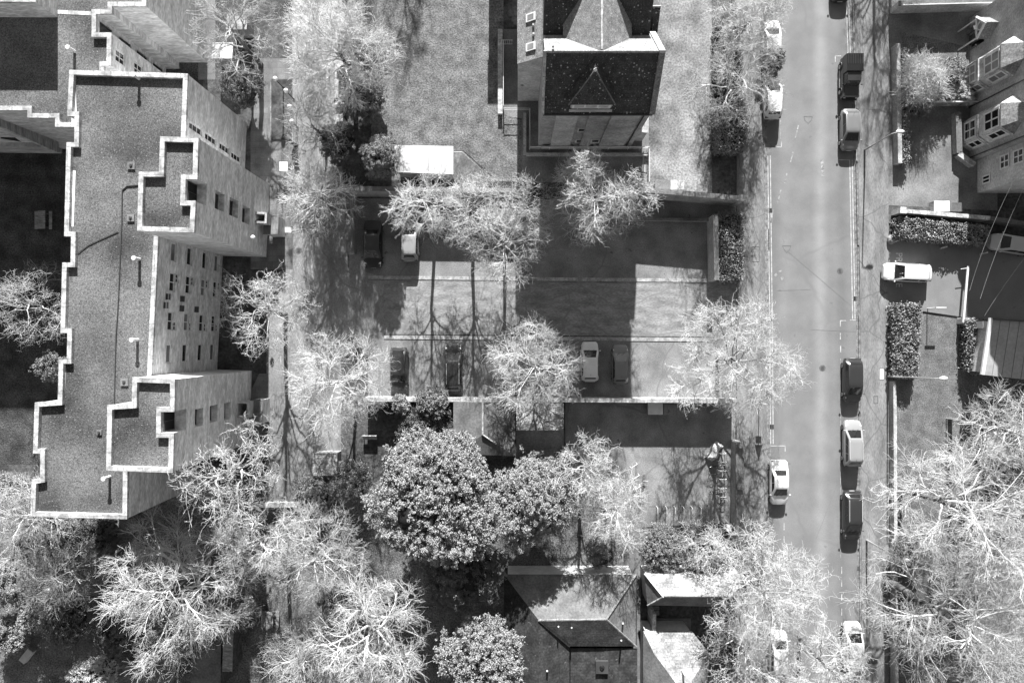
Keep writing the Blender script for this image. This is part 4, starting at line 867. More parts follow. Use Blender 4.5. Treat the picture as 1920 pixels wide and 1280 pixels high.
# lamp posts' neighbours: pole with an arm by the east lawn
T = thing('sign_post', 'thin pale post with a short crossbar standing on the grass by the drive', 'post', (*W(1738, 580), 0)); b = W3(1738, 578, 0)
MB().tube([b, b + Vector((0, 0, 1.9))], .045, 8).build('post', 'white_metal', T); MB().obox(b + Vector((.3, 0, 1.85)), (1, 0, 0), (0, 1, 0), (0, 0, 1), .55, .05, .07).build('crossbar', 'white_paint', T)
T = thing('sign_post', 'slim post with a pale arm standing on the lawn beside the spreading bare trees', 'post', (*W(1776, 784), 0)); b = W3(1774, 784, 0)
MB().tube([b, b + Vector((0, 0, 3.2))], .06, 8).build('post', 'grey_metal', T); MB().obox(b + Vector((.45, -.03, 3.0)), (1, 0, 0), (0, 1, 0), (0, 0, 1), .6, .05, .08).build('arm', 'white_paint', T)
# traffic sign below the big street tree: triangle over a plate
T = thing('traffic_sign', 'roadside triangular warning sign and plate on the west pavement beneath the street tree', 'road sign', (*W(1422, 752), .12)); x, y = W(1422, 752)
MB().tube([(x, y, .12), (x, y, 2.9)], .04, 8).build('post', 'grey_metal', T)
tv = [(-.42, 2.12), (.42, 2.12), (0, 2.88)]
MB().add([(x + a, y - .05 - d, z) for d in (0, .02) for a, z in tv], [(0, 1, 2), (5, 4, 3), (0, 3, 4, 1), (1, 4, 5, 2), (2, 5, 3, 0)]).build('sign_face', 'white_paint', T)
MB().box(x - .3, x + .3, y - .07, y - .05, 1.72, 2.06).build('plate', 'white_paint', T)
# barrier across the drive
T = thing('barrier', 'white boom barrier lowered across the drive beside the small white cabinet', 'barrier', (*W(1800, 601), 0)); b = W3(1800, 602, 0)
cb = MB().box(b.x - .35, b.x + .1, b.y - .3, b.y + .3, 0, 1.05).build('cabinet', 'white_paint', T, bevel=.04); MB().box(b.x - .32, b.x + .07, b.y - .2, b.y + .2, 1.06, 1.1).build('lid', 'grey_metal', cb)
p0_, p1_ = W3(1806, 604, 1.0), W3(1815, 499, 1.0); d = (p1_ - p0_).normalized()
MB().obox((p0_ + p1_) / 2, d, d.cross(Vector((0, 0, 1))), (0, 0, 1), (p1_ - p0_).length / 2, .1, .06).build('boom_arm', 'white_paint', T)
MB().tube([p1_ - d * .2, p1_ - d * .2 + Vector((-.75, -.1, 0))], .03, 6).build('end_skid', 'white_metal', T); MB().box(b.x + .25, b.x + .6, b.y - .35, b.y + .25, 0, .95).build('counterweight', 'white_paint', T)
# the pale posts along the drive and rock by the pavement
for px, py, lb in ((1764, 465, 'low pale marker post leaning at the north edge of the drive, middle of the row'), (1839, 476, 'low pale marker post beside the parked silver car'), (1676, 453, 'short pale marker post beside the rounded stone')):
    x, y = W(px, py); T = thing('marker_post', lb, 'post', (x, y, .12)); MB().tube([(x - .15, y - .05, .12), (x + .22, y + .08, .75)], .09, 8).build('post', 'coping', T); MB().tube([(x - .17, y - .056, .125), (x - .13, y - .044, .19)], .13, 8).build('foot', 'grey_metal', T)
x, y = W(1668, 450); tag(MB().sphere((x, y, .3), (.42, .55, .35), 9, 6).build('boulder', 'garden_paving'), 'rounded pale stone at the corner of the drive and pavement', 'stone')
# overhead wires crossing the drive
def wire(label, a, b):
    A, Bv = W3(*a), W3(*b); P = [A.lerp(Bv, k / 10) - Vector((0, 0, .5 * 4 * (k / 10) * (1 - k / 10))) for k in range(11)]
    tag(MB().tube(P, .012, 4).build('overhead_wire', 'grey_metal'), label, 'wire')
wire('thin overhead wire crossing the drive, leftmost of the three', (1818, 545, 6), (1905, 330, 8)); wire('thin overhead wire crossing the drive above the barrier arm, middle of the three', (1838, 560, 6), (1945, 300, 8)); wire('thin overhead wire ending at the corner of the flat-roofed annexe, rightmost', (1846, 592, 4), (1990, 400, 8))

# ------------------------------------------------------------------ sheds, benches, bins, stands
def shed(label, pxc, w, d, h, roof, body='dark_wood', rz=0.0, pitch=.12, name='shed', cat='shed'):
    x, y = W(*pxc, h); T = thing(name, label, cat, (x, y, 0)); c_, s_ = math.cos(rz), math.sin(rz); R = lambda a, b: (x + a * c_ - b * s_, y + a * s_ + b * c_)
    walls(T, [R(-w / 2 + .1, -d / 2 + .1), R(w / 2 - .1, -d / 2 + .1), R(w / 2 - .1, d / 2 - .1), R(-w / 2 + .1, d / 2 - .1)], 0, h - pitch * .5, body)
    P = [R(-w / 2, -d / 2), R(w / 2, -d / 2), R(w / 2, d / 2), R(-w / 2, d / 2)]
    roof_face(MB(), (*P[0], h + pitch), (*P[1], h + pitch), (*P[2], h - pitch), (*P[3], h - pitch), th=.08).build('roof', roof, T)
    a, b = R(-.4, d / 2 - .08), R(.4, d / 2 - .08); dr = MB().add([(*a, .05), (*b, .05), (*b, h - .5), (*a, h - .5)], [(0, 1, 2, 3)]).build('door', body, T)
    return T
shed('pale-roofed shed under the bare tree by the upper stair, lower of the two', (417, 95), 2.1, 1.7, 2.1, 'white_roof', 'grey_wood')
shed('pale-roofed shed under the bare tree branches, upper of the two', (444, 41), 2.1, 1.7, 2.1, 'felt_pale', 'grey_wood')
shed('dark felt-roofed shed with a pale edge at the bottom left, beside a plank fence', (386, 1240), 3.0, 6.0, 2.6, 'felt')
shed('narrow weathered plank shed roof beside the dark felt-roofed shed', (427, 1220), 1.0, 4.0, 2.6, 'grey_wood')
shed('small weathered plank shed beside the service drive, under a bare tree', (609, 870), 2.5, 2.3, 2.2, 'grey_wood', 'grey_wood')
shed('low porch roof of pale slabs at the foot of the upper stair tower', (508, 421), 1.5, 2.0, 2.4, 'slab', 'concrete', name='porch', cat='porch')
shed('shaded lean-to porch roof at the foot of the lower stair tower', (480, 772), 1.3, 2.6, 2.4, 'slab', 'concrete', name='porch', cat='porch')
shed('small dark brick outbuilding at the bottom left beyond the pale conifer', (262, 1275), 5.0, 2.2, 2.4, 'slate_grey', 'brick', name='outbuilding', cat='outbuilding')
def picnic(label, px, py, L_=2.0):
    x, y = W(px, py, .7); T = thing('picnic_table', label, 'picnic table', (x, y, 0))
    MB().box(x - .38, x + .38, y - L_ / 2, y + L_ / 2, .68, .74).build('table_top', 'grey_wood', T)
    for s in (-1, 1): MB().box(x + s * .75 - .16, x + s * .75 + .16, y - L_ / 2, y + L_ / 2, .4, .45).build('bench_seat', 'grey_wood', T)
    for s in (-1, 1): MB().box(x - .85, x + .85, y + s * .7 - .05, y + s * .7 + .05, .3, .38).box(x - .3, x - .2, y + s * .7 - .045, y + s * .7 + .045, 0, .68).box(x + .2, x + .3, y + s * .7 - .045, y + s * .7 + .045, 0, .68).build('leg_frame', 'dark_wood', T)
picnic('weathered picnic table on the grass strip by the bottom left trees', 505, 1162, 1.7); picnic('picnic table in the deep shade of the west courtyard', 78, 412, 1.9)
T = thing('bench', 'pale wooden bench on the edge of the dark shrubbery above the evergreen tree', 'bench', (*W(695, 818), 0)); x, y = W(695, 819)
MB().box(x - .75, x + .75, y - .2, y + .2, .42, .47).build('seat', 'coping', T); MB().box(x - .75, x + .75, y + .2, y + .25, .5, .9).build('backrest', 'coping', T)
for s in (-1, 1): MB().box(x + s * .65 - .04, x + s * .65 + .04, y - .18, y + .24, 0, .42).build('leg', 'grey_wood', T)
def wheelie(label, px, py, w, d, h, body, lid, name='wheeled_bin', cat='bin', z=0):
    x, y = W(px, py, h); T = thing(name, label, cat, (x, y, z))
    mb = MB(); b = [(x - w * .44, y - d * .42), (x + w * .44, y - d * .42), (x + w * .44, y + d * .42), (x - w * .44, y + d * .42)]; t_ = [(x - w / 2, y - d / 2), (x + w / 2, y - d / 2), (x + w / 2, y + d / 2), (x - w / 2, y + d / 2)]
    mb.add([(*p, z + .08) for p in b] + [(*p, h - .08) for p in t_], [(3, 2, 1, 0), (4, 5, 6, 7)] + [(i, (i + 1) % 4, 4 + (i + 1) % 4, 4 + i) for i in range(4)]); mb.build('bin_body', body, T)
    l = MB().box(x - w / 2 - .03, x + w / 2 + .03, y - d / 2 - .03, y + d / 2 + .03, h - .08, h).build('lid', lid, T, bevel=.05)
    MB().tube([(x - w * .3, y + d / 2 + .06, h - .06), (x + w * .3, y + d / 2 + .06, h - .06)], .025, 6).build('handle', body, l)
    for s in (-1, 1): MB().tube([(x + s * w * .4 - .03, y + d * .38, z + .1), (x + s * w * .4 + .03, y + d * .38, z + .1)], .1, 10).build('wheel', 'tyre', T)
wheelie('large dark-lidded bin by the wall at the end of the gravel drive', 1243, 346, 1.6, .95, 1.2, 'dark_plastic', 'asphalt')
wheelie('large white-lidded bin by the wall at the end of the gravel drive', 1271, 347, 1.45, .95, 1.2, 'grey_metal', 'white_paint')
wheelie('small grey bin at the foot of the stair railing', 1219, 348, .55, .6, 1.0, 'asphalt', 'garden_paving')
wheelie('pale-lidded large bin in the shaded yard below the long wall', 1229, 766, 1.5, 1.15, 1.2, 'grey_metal', 'white_paint')
wheelie('dark large bin beside the pale-lidded one in the shaded yard', 1257, 767, 1.35, 1.1, 1.2, 'dark_plastic', 'asphalt')
wheelie('small white box bin by the pavement wall at the corner of the yard', 1368, 990, .5, .6, .9, 'white_paint', 'white_paint')
T = thing('garden_store', 'slatted white storage box with a darker lid beside it on the forecourt', 'storage box', (*W(1768, 386), 0)); a, b = W(1752, 396, 1.0), W(1780, 377, 1.0)
MB().box(a[0], b[0], a[1], b[1], 0, .95).build('box_body', 'grey_wood', T); MB().box(a[0] - .03, b[0] + .03, a[1] - .03, b[1] + .03, .95, 1.0).build('lid', 'white_paint', T); MB().box(b[0] + .08, b[0] + 1.6, a[1] + .05, b[1] - .1, 0, .7).build('side_box', 'felt', T)
x, y = W(48, 1230, .6); T = thing('planter', 'pale oblong box lying tilted on the rough grass at the bottom left corner', 'box', (x, y, 0), local=True); T.rotation_euler[2] = math.radians(52)
MB().box(-.75, .75, -.35, .35, 0, .6).build('box_body', 'white_paint', T); MB().box(.76, .95, -.3, .3, 0, .5).build('end_panel', 'felt', T)
def sheffield(label, px, py, rz, grp):
    x, y = W(px, py, .4); T = thing('cycle_stand', label, 'cycle stand', (x, y, .02), rz, grp, local=True); P = []
    for k in range(5): a = math.pi * (1 - k / 8); P.append((-.38 + .16 * (1 + math.cos(a)), 0, .62 + .16 * math.sin(a)))
    path = [(-.38, 0, 0)] + P + [(-p[0], 0, p[2]) for p in P[::-1]] + [(.38, 0, 0)]
    MB().tube(path, .03, 6).build('hoop', 'white_metal', T)
    for s in (-1, 1): MB().tube([(s * .38, 0, 0), (s * .38, 0, .015)], .08, 8).build('foot_plate', 'grey_metal', T)
gA, gB, gC = 'hooped cycle stands along the dark yard wall', 'hooped cycle stands in a row at the foot of the yard', 'hooped cycle stands on the west side of the yard'
for k, y in enumerate((849, 865, 881, 897, 914, 930)): sheffield('metal cycle stand hoop against the dark yard wall, in the row running down the image', 1354, y, 0, gA)
for k, x in enumerate((1232, 1249, 1265, 1281, 1297, 1313)): sheffield('metal cycle stand hoop in the level row at the foot of the sunlit yard', x, 957, math.pi / 2, gB)
for k, (x, y) in enumerate(((1188, 872), (1192, 893), (1194, 913), (1196, 932))): sheffield('slanting cycle stand hoop on the shaded west side of the yard', x, y, .6, gC)
def bicycle(label, px, py, rz, lean=.1, grp=None):
    x, y = W(px, py, .5); T = thing('bicycle', label, 'bicycle', (x, y, .02), rz, grp, local=True); T.rotation_euler[0] = lean
    for wx in (-.52, .52):
        P = [(wx + .33 * math.cos(a * math.pi / 8), 0, .35 + .33 * math.sin(a * math.pi / 8)) for a in range(17)]; w = MB().tube(P, .025, 6, cap=False).build('wheel', 'tyre', T)
        sp = MB()
        for a in range(6): sp.tube([(wx, 0, .35), (wx + .31 * math.cos(a * 1.047), 0, .35 + .31 * math.sin(a * 1.047))], .006, 4)
        sp.build('spokes', 'rim', w)
    f_ = MB(); bb, hd, st = (-.05, 0, .32), (.36, 0, .82), (-.2, 0, .85)
    for a, b in ((bb, hd), (bb, st), (st, (.33, 0, .78)), ((-.52, 0, .35), bb), ((-.52, 0, .35), st), (hd, (.52, 0, .35))): f_.tube([a, b], .022, 6)
    f_.build('frame', 'dark_metal', T); MB().tube([(.36, -.28, .98), (.4, 0, .96), (.36, .28, .98)], .018, 6).tube([hd, (.4, 0, .96)], .018, 6).build('handlebar', 'white_metal', T)
    MB().sphere((-.24, 0, .92), (.15, .08, .04), 8, 5).build('saddle', 'dark_plastic', T)
gb = 'bicycles locked in the yard'
bicycle('bicycle locked to the slanting stands at the sunlit edge of the yard', 1206, 906, 1.45, .12); bicycle('bicycle with a wheel in the light lower on the west row of stands', 1201, 930, 1.2, -.1)
bicycle('bicycle in the shade between the topmost wall stands', 1346, 873, .15, .1); bicycle('bicycle in the shade on the middle wall stands', 1345, 889, .05, -.1); bicycle('bicycle on the lower wall stands beside the yard wall', 1346, 922, .1, .12)
bicycle('bicycle leaning on the lowest wall stand in deep shade', 1352, 940, 1.4, .12)
# tarpaulin draped over something by the stands
rng = np.random.default_rng(5); n, m_ = 14, 9; vs = []
x0, y0 = W(1343, 848, .8)
for j in range(m_):
    for i in range(n):
        a, b = (i / (n - 1) - .5), (j / (m_ - 1) - .5); h = max(.06, 1.15 * (1 - (abs(a) * 1.9) ** 2.4) * (1 - (abs(b) * 1.95) ** 2.2)) + rng.normal(0, .05)
        u, v = a * 2.1 + rng.normal(0, .03), b * 1.0 + .12 * math.sin(a * 9) ; vs.append((x0 + u * .52 - v * .85, y0 + u * .85 + v * .52, h))
fs = [(j * n + i, j * n + i + 1, (j + 1) * n + i + 1, (j + 1) * n + i) for j in range(m_ - 1) for i in range(n - 1)]
tag(MB().add(vs, fs).build('tarpaulin', 'tarp', smooth=True), 'crumpled pale tarpaulin draped over something at the top of the wall cycle stands', 'tarpaulin')

# ------------------------------------------------------------------ vehicles
def lerp(a, b, t): return a + (b - a) * t
def car(label, px, py, heading, L=4.2, Wd=1.86, H=1.48, paint='paint_grey', kind='hatch', rails=False, roof=None, group=None, z=.02, name='parked_car', cat='car', pane='glass', driver=False):
    """heading in degrees: 90 = front up the image. Local +X is forward"""
    x, y = W(px, py, .75); T = thing(name, label, cat, (x, y, z), math.radians(heading), group, local=True)
    h = L / 2; w = Wd / 2
    bl = {'hatch': .92, 'estate': 1.02, 'saloon': 1.05, 'van': .65, 'off': 1.0}[kind]     # bonnet length
    bt = {'hatch': .12, 'estate': .10, 'saloon': .72, 'van': .05, 'off': .03}[kind]       # boot deck length
    xs = [-h, -h + .06, -h + .25, -h + .7, -.3 * L, 0, .28 * L, h - .75, h - .32, h - .1, h]
    pw = [.78, .86, .93, .985, 1, 1, 1, .985, .92, .82, .70]
    belt = .97 if kind != 'van' else 1.15
    def top(x_):
        if x_ > h - bl: return lerp(belt - .02, .68, ((x_ - (h - bl)) / bl) ** 1.6)
        if x_ < -h + .35 and kind == 'saloon': return belt - .06
        if x_ < -h + .2: return belt - .12
        return belt
    mb = MB(); rings = []
    for x_, p in zip(xs, pw):
        t_ = top(x_); W_ = w * p; zb = .22 if abs(x_) < h - .3 else .3
        half = [(W_ * .93, zb), (W_ * .995, zb + .14), (W_, .6), (W_ * .985, t_ - .12), (W_ * .93, t_ - .03), (W_ * .80, t_ + .012), (W_ * .4, t_ + .035)]
        ring = [(x_, a, b) for a, b in half] + [(x_, 0, t_ + .042)] + [(x_, -a, b) for a, b in reversed(half)]
        rings.append(ring)
    k = len(rings[0])
    for r_ in rings: mb.v += r_
    for i in range(len(rings) - 1):
        for j in range(k - 1): mb.f.append((i * k + j, (i + 1) * k + j, (i + 1) * k + j + 1, i * k + j + 1))
    mb.f.append(tuple(range(k))); mb.f.append(tuple(reversed(range((len(rings) - 1) * k, len(rings) * k))))
    mb.build('body', paint, T, smooth=True)
    # cabin
    rk = {'hatch': (.84, .34), 'estate': (.88, .38), 'saloon': (.86, .70), 'van': (.55, .12), 'off': (.25, .06)}[kind]
    f0, f1 = h - bl + .12, h - bl + .12 - rk[0]; r0, r1 = -h + bt + .10, -h + bt + .10 + rk[1]
    wb, wt_ = w * .95, w * .79 if kind != 'off' else w * .86; z0, z1 = belt - .03, H - .05
    def loop(xr, xf, hw, z_, c=.16):
        return [(xf, hw - c, z_), (xf - c * .7, hw, z_), (xr + c * .7, hw, z_), (xr, hw - c, z_), (xr, -hw + c, z_), (xr + c * .7, -hw, z_), (xf - c * .7, -hw, z_), (xf, -hw + c, z_)]
    rl = [loop(r0, f0, wb, z0, .12), loop(r1, f1, wt_, z1), loop(r1 + .14, f1 - .18, wt_ - .12, z1 + .045), loop(r1 + .5, f1 - .5, wt_ * .5, z1 + .06)]
    cb = MB()
    for r_ in rl: cb.v += r_
    for i in range(3):
        for j in range(8):
            if driver and j == 7 and i == 0: continue
            cb.f.append((i * 8 + j, i * 8 + (j + 1) % 8, (i + 1) * 8 + (j + 1) % 8, (i + 1) * 8 + j))
    cb.f.append(tuple(range(24, 32)))
    cb.build('cabin', roof or paint, T, smooth=True)
    if driver: MB().box(r0 + .15, f0 - .1, -wb + .16, wb - .16, belt + .045, belt + .06).build('interior', 'dark_void', T)
    pane_f = 'clear_glass' if driver else pane
    lo = {'fl': Vector((f0 - .03, wb - .10, z0)), 'fr': Vector((f0 - .03, -wb + .10, z0)), 'rl': Vector((r0 + .02, wb - .10, z0)), 'rr': Vector((r0 + .02, -wb + .10, z0))}
    def pane_quad(nm, A, B_, C_, D, ins, off):
        A, B_, C_, D = map(Vector, (A, B_, C_, D)); n = (B_ - A).cross(D - A).normalized(); c = (A + B_ + C_ + D) / 4
        if n.dot(c - Vector((0, 0, .9))) < 0: n = -n
        u0, u1, v0, v1 = ins
        bl_ = lambda u, v: A.lerp(B_, u).lerp(D.lerp(C_, u), v) + n * off
        return MB().face(bl_(u0, v0), bl_(u1, v0), bl_(u1, v1), bl_(u0, v1)).face(bl_(u0, v1) - n * .004, bl_(u1, v1) - n * .004, bl_(u1, v0) - n * .004, bl_(u0, v0) - n * .004).build(nm, pane_f if nm == 'windscreen' else pane, T)
    pane_quad('windscreen', (f0, wb - .12, z0), (f0, -wb + .12, z0), (f1, -wt_ + .16, z1), (f1, wt_ - .16, z1), (.03, .97, .10, .95), .012)
    pane_quad('rear_window', (r0, wb - .12, z0), (r0, -wb + .12, z0), (r1, -wt_ + .16, z1), (r1, wt_ - .16, z1), (.08, .92, .25, .92), .012)
    for s in (1, -1):
        A, B_, C_, D = (f0 - .084, s * wb, z0), (r0 + .084, s * wb, z0), (r1 + .11, s * wt_, z1), (f1 - .11, s * wt_, z1)
        cuts = [(.06, .46), (.49, .93)] if kind in ('hatch', 'saloon') else [(.05, .36), (.385, .66), (.69, .95)]
        if kind == 'off': cuts = [(.05, .33)]
        for u0, u1 in cuts: pane_quad('side_window', A, B_, C_, D, (u0, u1, .14, .88), .012)
        MB().sphere((f0 - .12, s * (w + .08), belt + .04), (.07, .11, .07), 8, 6).build('wing_mirror', paint, T, smooth=True)
        # lamps
        hx = h - .16
        MB().face((h - .06, s * w * .50, .70), (h - .12, s * w * .80, .70), (h - .62, s * w * .91, .90), (h - .42, s * w * .62, .85)).face((h - .42, s * w * .62, .848), (h - .62, s * w * .91, .898), (h - .12, s * w * .80, .698), (h - .06, s * w * .50, .698)).build('headlight', 'lamp_glass', T)
        MB().obox((-h + .07, s * w * .72, .78), (1, 0, 0), (0, 1, 0), (0, 0, 1), .07, .14, .09).build('tail_light', 'tail_lens', T)
        for wx in (h - .82, -h + .80):
            wy = s * (w - .09)
            wh = MB().tube([(wx, wy - .1, .31), (wx, wy + .105, .31)] if s > 0 else [(wx, wy + .1, .31), (wx, wy - .105, .31)], .315, 16).build('wheel', 'tyre', T, smooth=True)
            MB().tube([(wx, wy + s * .1, .31), (wx, wy + s * .115, .31)], .2, 12).build('rim', 'rim', wh)
            MB().tube([(wx, wy + s * .115, .31), (wx, wy + s * .125, .31)], .06, 8).build('hub', 'dark_metal', wh)
        if rails: MB().tube([(r1 + .2, s * (wt_ - .08), z1 + .06), (r1 + .3, s * (wt_ - .08), z1 + .1), (f1 - .35, s * (wt_ - .08), z1 + .1), (f1 - .25, s * (wt_ - .08), z1 + .05)], .02, 6).build('roof_rail', 'white_metal', T)
    MB().obox((h - .015, 0, .48), (1, 0, 0), (0, 1, 0), (0, 0, 1), .02, .26, .06).build('number_plate', 'plate', T)
    MB().obox((-h + .0, 0, .62), (1, 0, 0), (0, 1, 0), (0, 0, 1), .02, .26, .06).build('number_plate', 'plate', T)
    MB().obox((h - .12, 0, .34), (1, 0, 0), (0, 1, 0), (0, 0, 1), .1, w * .62, .06).build('grille', 'dark_plastic', T)
    wl = MB()
    for s in (.05, -.45): wl.tube([(f0 + .02, s, z0 + .045), (f0 - .22, s + .36, z0 + .22)], .012, 4)
    wl.build('wiper', 'dark_plastic', T)
    if kind in ('hatch', 'estate', 'saloon'): MB().tube([(r1 + .25, 0, z1 + .05), (r1 + .1, 0, z1 + .2)], .012, 4).build('aerial', 'dark_plastic', T)
    if kind == 'hatch': MB().obox((r1 + .02, 0, z1 + .02), (1, 0, 0), (0, 1, 0), (0, 0, 1), .12, wt_ * .8, .018).build('spoiler', paint, T)
    return T
gk, gl = 'cars parked along the road', 'cars parked in the car park bays'
car('white car half hidden by thin twigs at the top of the west kerb', 1447, 78, 90, 4.4, paint='paint_white', kind='estate', group=gk)
car('white hatchback by the west kerb, nose up the image, beside the thin bare tree', 1449, 184, 90, 4.2, paint='paint_white', kind='hatch', group=gk)
car('white saloon alone by the west kerb in the lower half of the road', 1461, 904, -90, 4.6, paint='paint_white', kind='saloon', group=gk)
car('mid grey hatchback by the east kerb, just behind the black pickup', 1594, 243, -90, 4.25, paint='paint_grey', kind='hatch', group=gk)
car('dark grey hatchback by the east kerb, first of three below the drive', 1599, 713, -90, 4.6, paint='paint_dark', kind='hatch', group=gk)
car('silver estate car by the east kerb between two dark cars', 1599, 831, 90, 4.8, paint='paint_midgrey', kind='estate', rails=True, group=gk)
car('black estate car by the east kerb, last before the street lamp', 1598, 966, -90, 5.1, paint='paint_dark', kind='estate', group=gk, rails=True)
car('dark car by the east kerb cut off by the top edge of the picture', 1577, -38, -90, 4.4, paint='paint_dark', kind='estate', group=gk)
car('white car by the west kerb buried under the twigs of the bottom street tree', 1460, 1224, 90, 4.6, paint='paint_white', kind='hatch', group=gk)
car('white van-like car by the east kerb under the branches at the bottom of the road', 1599, 1208, 90, 4.6, paint='paint_white', kind='estate', H=1.7, group=gk)
car('black saloon at the left end of the shaded bays, headlights facing down', 699, 458, -90, 4.9, 1.95, paint='paint_black', roof='paint_dark', kind='saloon', group=gl)  # roof sheen painted in with the lighter of the dark paints
car('mid grey hatchback in the shaded bays beside the black saloon', 768, 450, 90, 4.4, paint='paint_midgrey', kind='estate', group=gl)
car('dark car partly under the thin bare tree in the lower bays, headlights facing down', 748, 692, -90, 4.5, paint='paint_dark', kind='hatch', group=gl)
car('dark grey estate standing alone in the lower bays between two bare trees', 850, 689, 90, 5.0, 1.85, paint='paint_dark', kind='estate', group=gl, rails=True)
car('pale hatchback in the lower bays, right of the round bare tree', 1106, 678, 90, 4.15, paint='paint_white', kind='hatch', group=gl)
car('small dark grey hatchback in the lower bays, rightmost of the row', 1163, 683, 90, 4.05, 1.68, paint='paint_grey', kind='hatch', group=gl)
dr_car = car('white estate car turning out of the drive across the pavement over painted letters', 1700, 511, 177, 4.9, 1.9, 1.52, paint='paint_white', kind='estate', z=.13, driver=True)
car('silver saloon parked on the drive at the right edge behind the hedge', 1896, 458, 171, 4.4, paint='paint_silver', kind='hatch', z=.13)
# black pickup with a ribbed hard top over the load bed
x, y = W(1594, 146, .9); T = thing('pickup', 'black boxy off-road pickup with a ribbed hard top at the east kerb', 'pickup', (x, y, .02), math.radians(-90), gk, local=True)
MB().box(-2.1, 2.1, -.84, .84, .42, 1.12).build('body', 'paint_dark', T, bevel=.06); MB().box(.95, 2.12, -.72, .72, 1.121, 1.2).build('bonnet', 'paint_dark', T, bevel=.04)
cb = MB(); cb.add([(.98, .76, 1.12), (.98, -.76, 1.12), (-.25, -.76, 1.12), (-.25, .76, 1.12), (.62, .68, 1.82), (.62, -.68, 1.82), (-.25, -.7, 1.84), (-.25, .7, 1.84)], [(0, 1, 5, 4), (1, 2, 6, 5), (2, 3, 7, 6), (3, 0, 4, 7), (4, 5, 6, 7)]); cb.build('cab', 'paint_dark', T)
MB().face((.975, .68, 1.2), (.975, -.68, 1.2), (.67, -.62, 1.76), (.67, .62, 1.76)).build('windscreen', 'glass', T)
for s in (1, -1):
    MB().face((.8, s * .772, 1.22), (.0, s * .772, 1.22), (.0, s * .722, 1.74), (.52, s * .712, 1.74)).build('side_window', 'glass', T)
    MB().sphere((.85, s * .98, 1.3), (.06, .12, .09), 8, 6).build('wing_mirror', 'paint_black', T); MB().tube([(2.1, s * .6, .9), (2.13, s * .6, .9)], .1, 10).build('headlight', 'lamp_glass', T)
    for wx in (1.35, -1.3):
        wh = MB().tube([(wx, s * .62, .38), (wx, s * .875, .38)], .39, 18).build('wheel', 'tyre', T, smooth=True); MB().tube([(wx, s * .87, .38), (wx, s * .885, .38)], .22, 12).build('rim', 'rim', wh)
        MB().tube([(wx + .46 * math.cos(a * .393), s * .86, .42 + .46 * math.sin(a * .393)) for a in range(9)], .05, 5).build('wheel_arch', 'dark_plastic', T)
    MB().box(-.9, .9, s * .86 - .06, s * .86 + .06, .36, .42).build('side_step', 'grey_metal', T)
ht = MB().box(-2.12, -.27, -.86, .86, 1.121, 2.0).build('hard_top', 'paint_black', T, bevel=.05); rb = MB()
for k in range(7): xk = -.68 + k * .0; rb.box(-2.0, -1.0, -.72 + k * .24 - .035, -.72 + k * .24 + .035, 2.0, 2.03)
rb.build('roof_rib', 'paint_dark', ht); MB().box(2.1, 2.25, -.8, .8, .5, .66).build('bumper', 'dark_metal', T)

def skin_mesh(name, m, parent, V, E, R, root):
    me = bpy.data.meshes.new(name); me.from_pydata(V, E, []); o = bpy.data.objects.new(name, me); C.objects.link(o)
    sk = o.modifiers.new('skin', 'SKIN'); sk.use_smooth_shade = True; o.modifiers.new('sub', 'SUBSURF').levels = 1
    for d, r in zip(me.skin_vertices[0].data, R): d.radius = (r, r)
    me.skin_vertices[0].data[root].use_root = True
    q = bpy.data.meshes.new_from_object(o.evaluated_get(bpy.context.evaluated_depsgraph_get())); bpy.data.objects.remove(o)
    p = bpy.data.objects.new(name, q); C.objects.link(p); q.materials.clear(); q.materials.append(M[m]); p.parent = parent
    return p
PT = thing('person', 'driver in a pale shirt behind the windscreen of the white estate car', 'person', tuple(dr_car.location), dr_car.rotation_euler[2], local=True)
sy = .36; V = [(.10, sy, .62), (.09, sy, .78), (.14, sy, .98), (.17, sy, 1.13), (.19, sy, 1.19), (.22, sy, 1.27), (.22, sy, 1.35), (.33, sy, 1.27)]; E = [(0, 1), (1, 2), (2, 3), (3, 4), (4, 5), (5, 6), (5, 7)]; R = [.15, .13, .15, .07, .055, .085, .07, .018]
SV, SE, SR = [(.10, sy, .66), (.09, sy, .78), (.14, sy, .98), (.16, sy, 1.09)], [(0, 1), (1, 2), (2, 3)], [.165, .15, .165, .1]
for s in (-1, 1):
    i = len(V); V += [(.16, sy + s * .19, 1.07), (.48, sy + s * .25, 1.06), (.82, sy + s * .17, 1.10), (.90, sy + s * .155, 1.11)]; E += [(2, i), (i, i + 1), (i + 1, i + 2), (i + 2, i + 3)]; R += [.075, .05, .036, .04]
    for k in range(5):
        j = len(V); a = (k - 2) * .018; l = (.055, .075, .08, .075, .06)[k]; V += [(.95 + l * .35, sy + s * .15 + a, 1.125), (.96 + l * .75, sy + s * .14 + a, 1.105)]; E += [(i + 3, j), (j, j + 1)]; R += [.0095, .008]
    q = len(SV); SV += [(.16, sy + s * .19, 1.075), (.48, sy + s * .25, 1.06), (.78, sy + s * .18, 1.095)]; SE += [(2, q), (q, q + 1), (q + 1, q + 2)]; SR += [.09, .066, .052]
bo = skin_mesh('body', 'skin', PT, V, E, R, 0); skin_mesh('shirt', 'shirt', PT, SV, SE, SR, 0)
skin_mesh('hair', 'dark_wood', PT, [(.16, sy, 1.27), (.18, sy, 1.36), (.25, sy, 1.385)], [(0, 1), (1, 2)], [.075, .078, .05], 0)

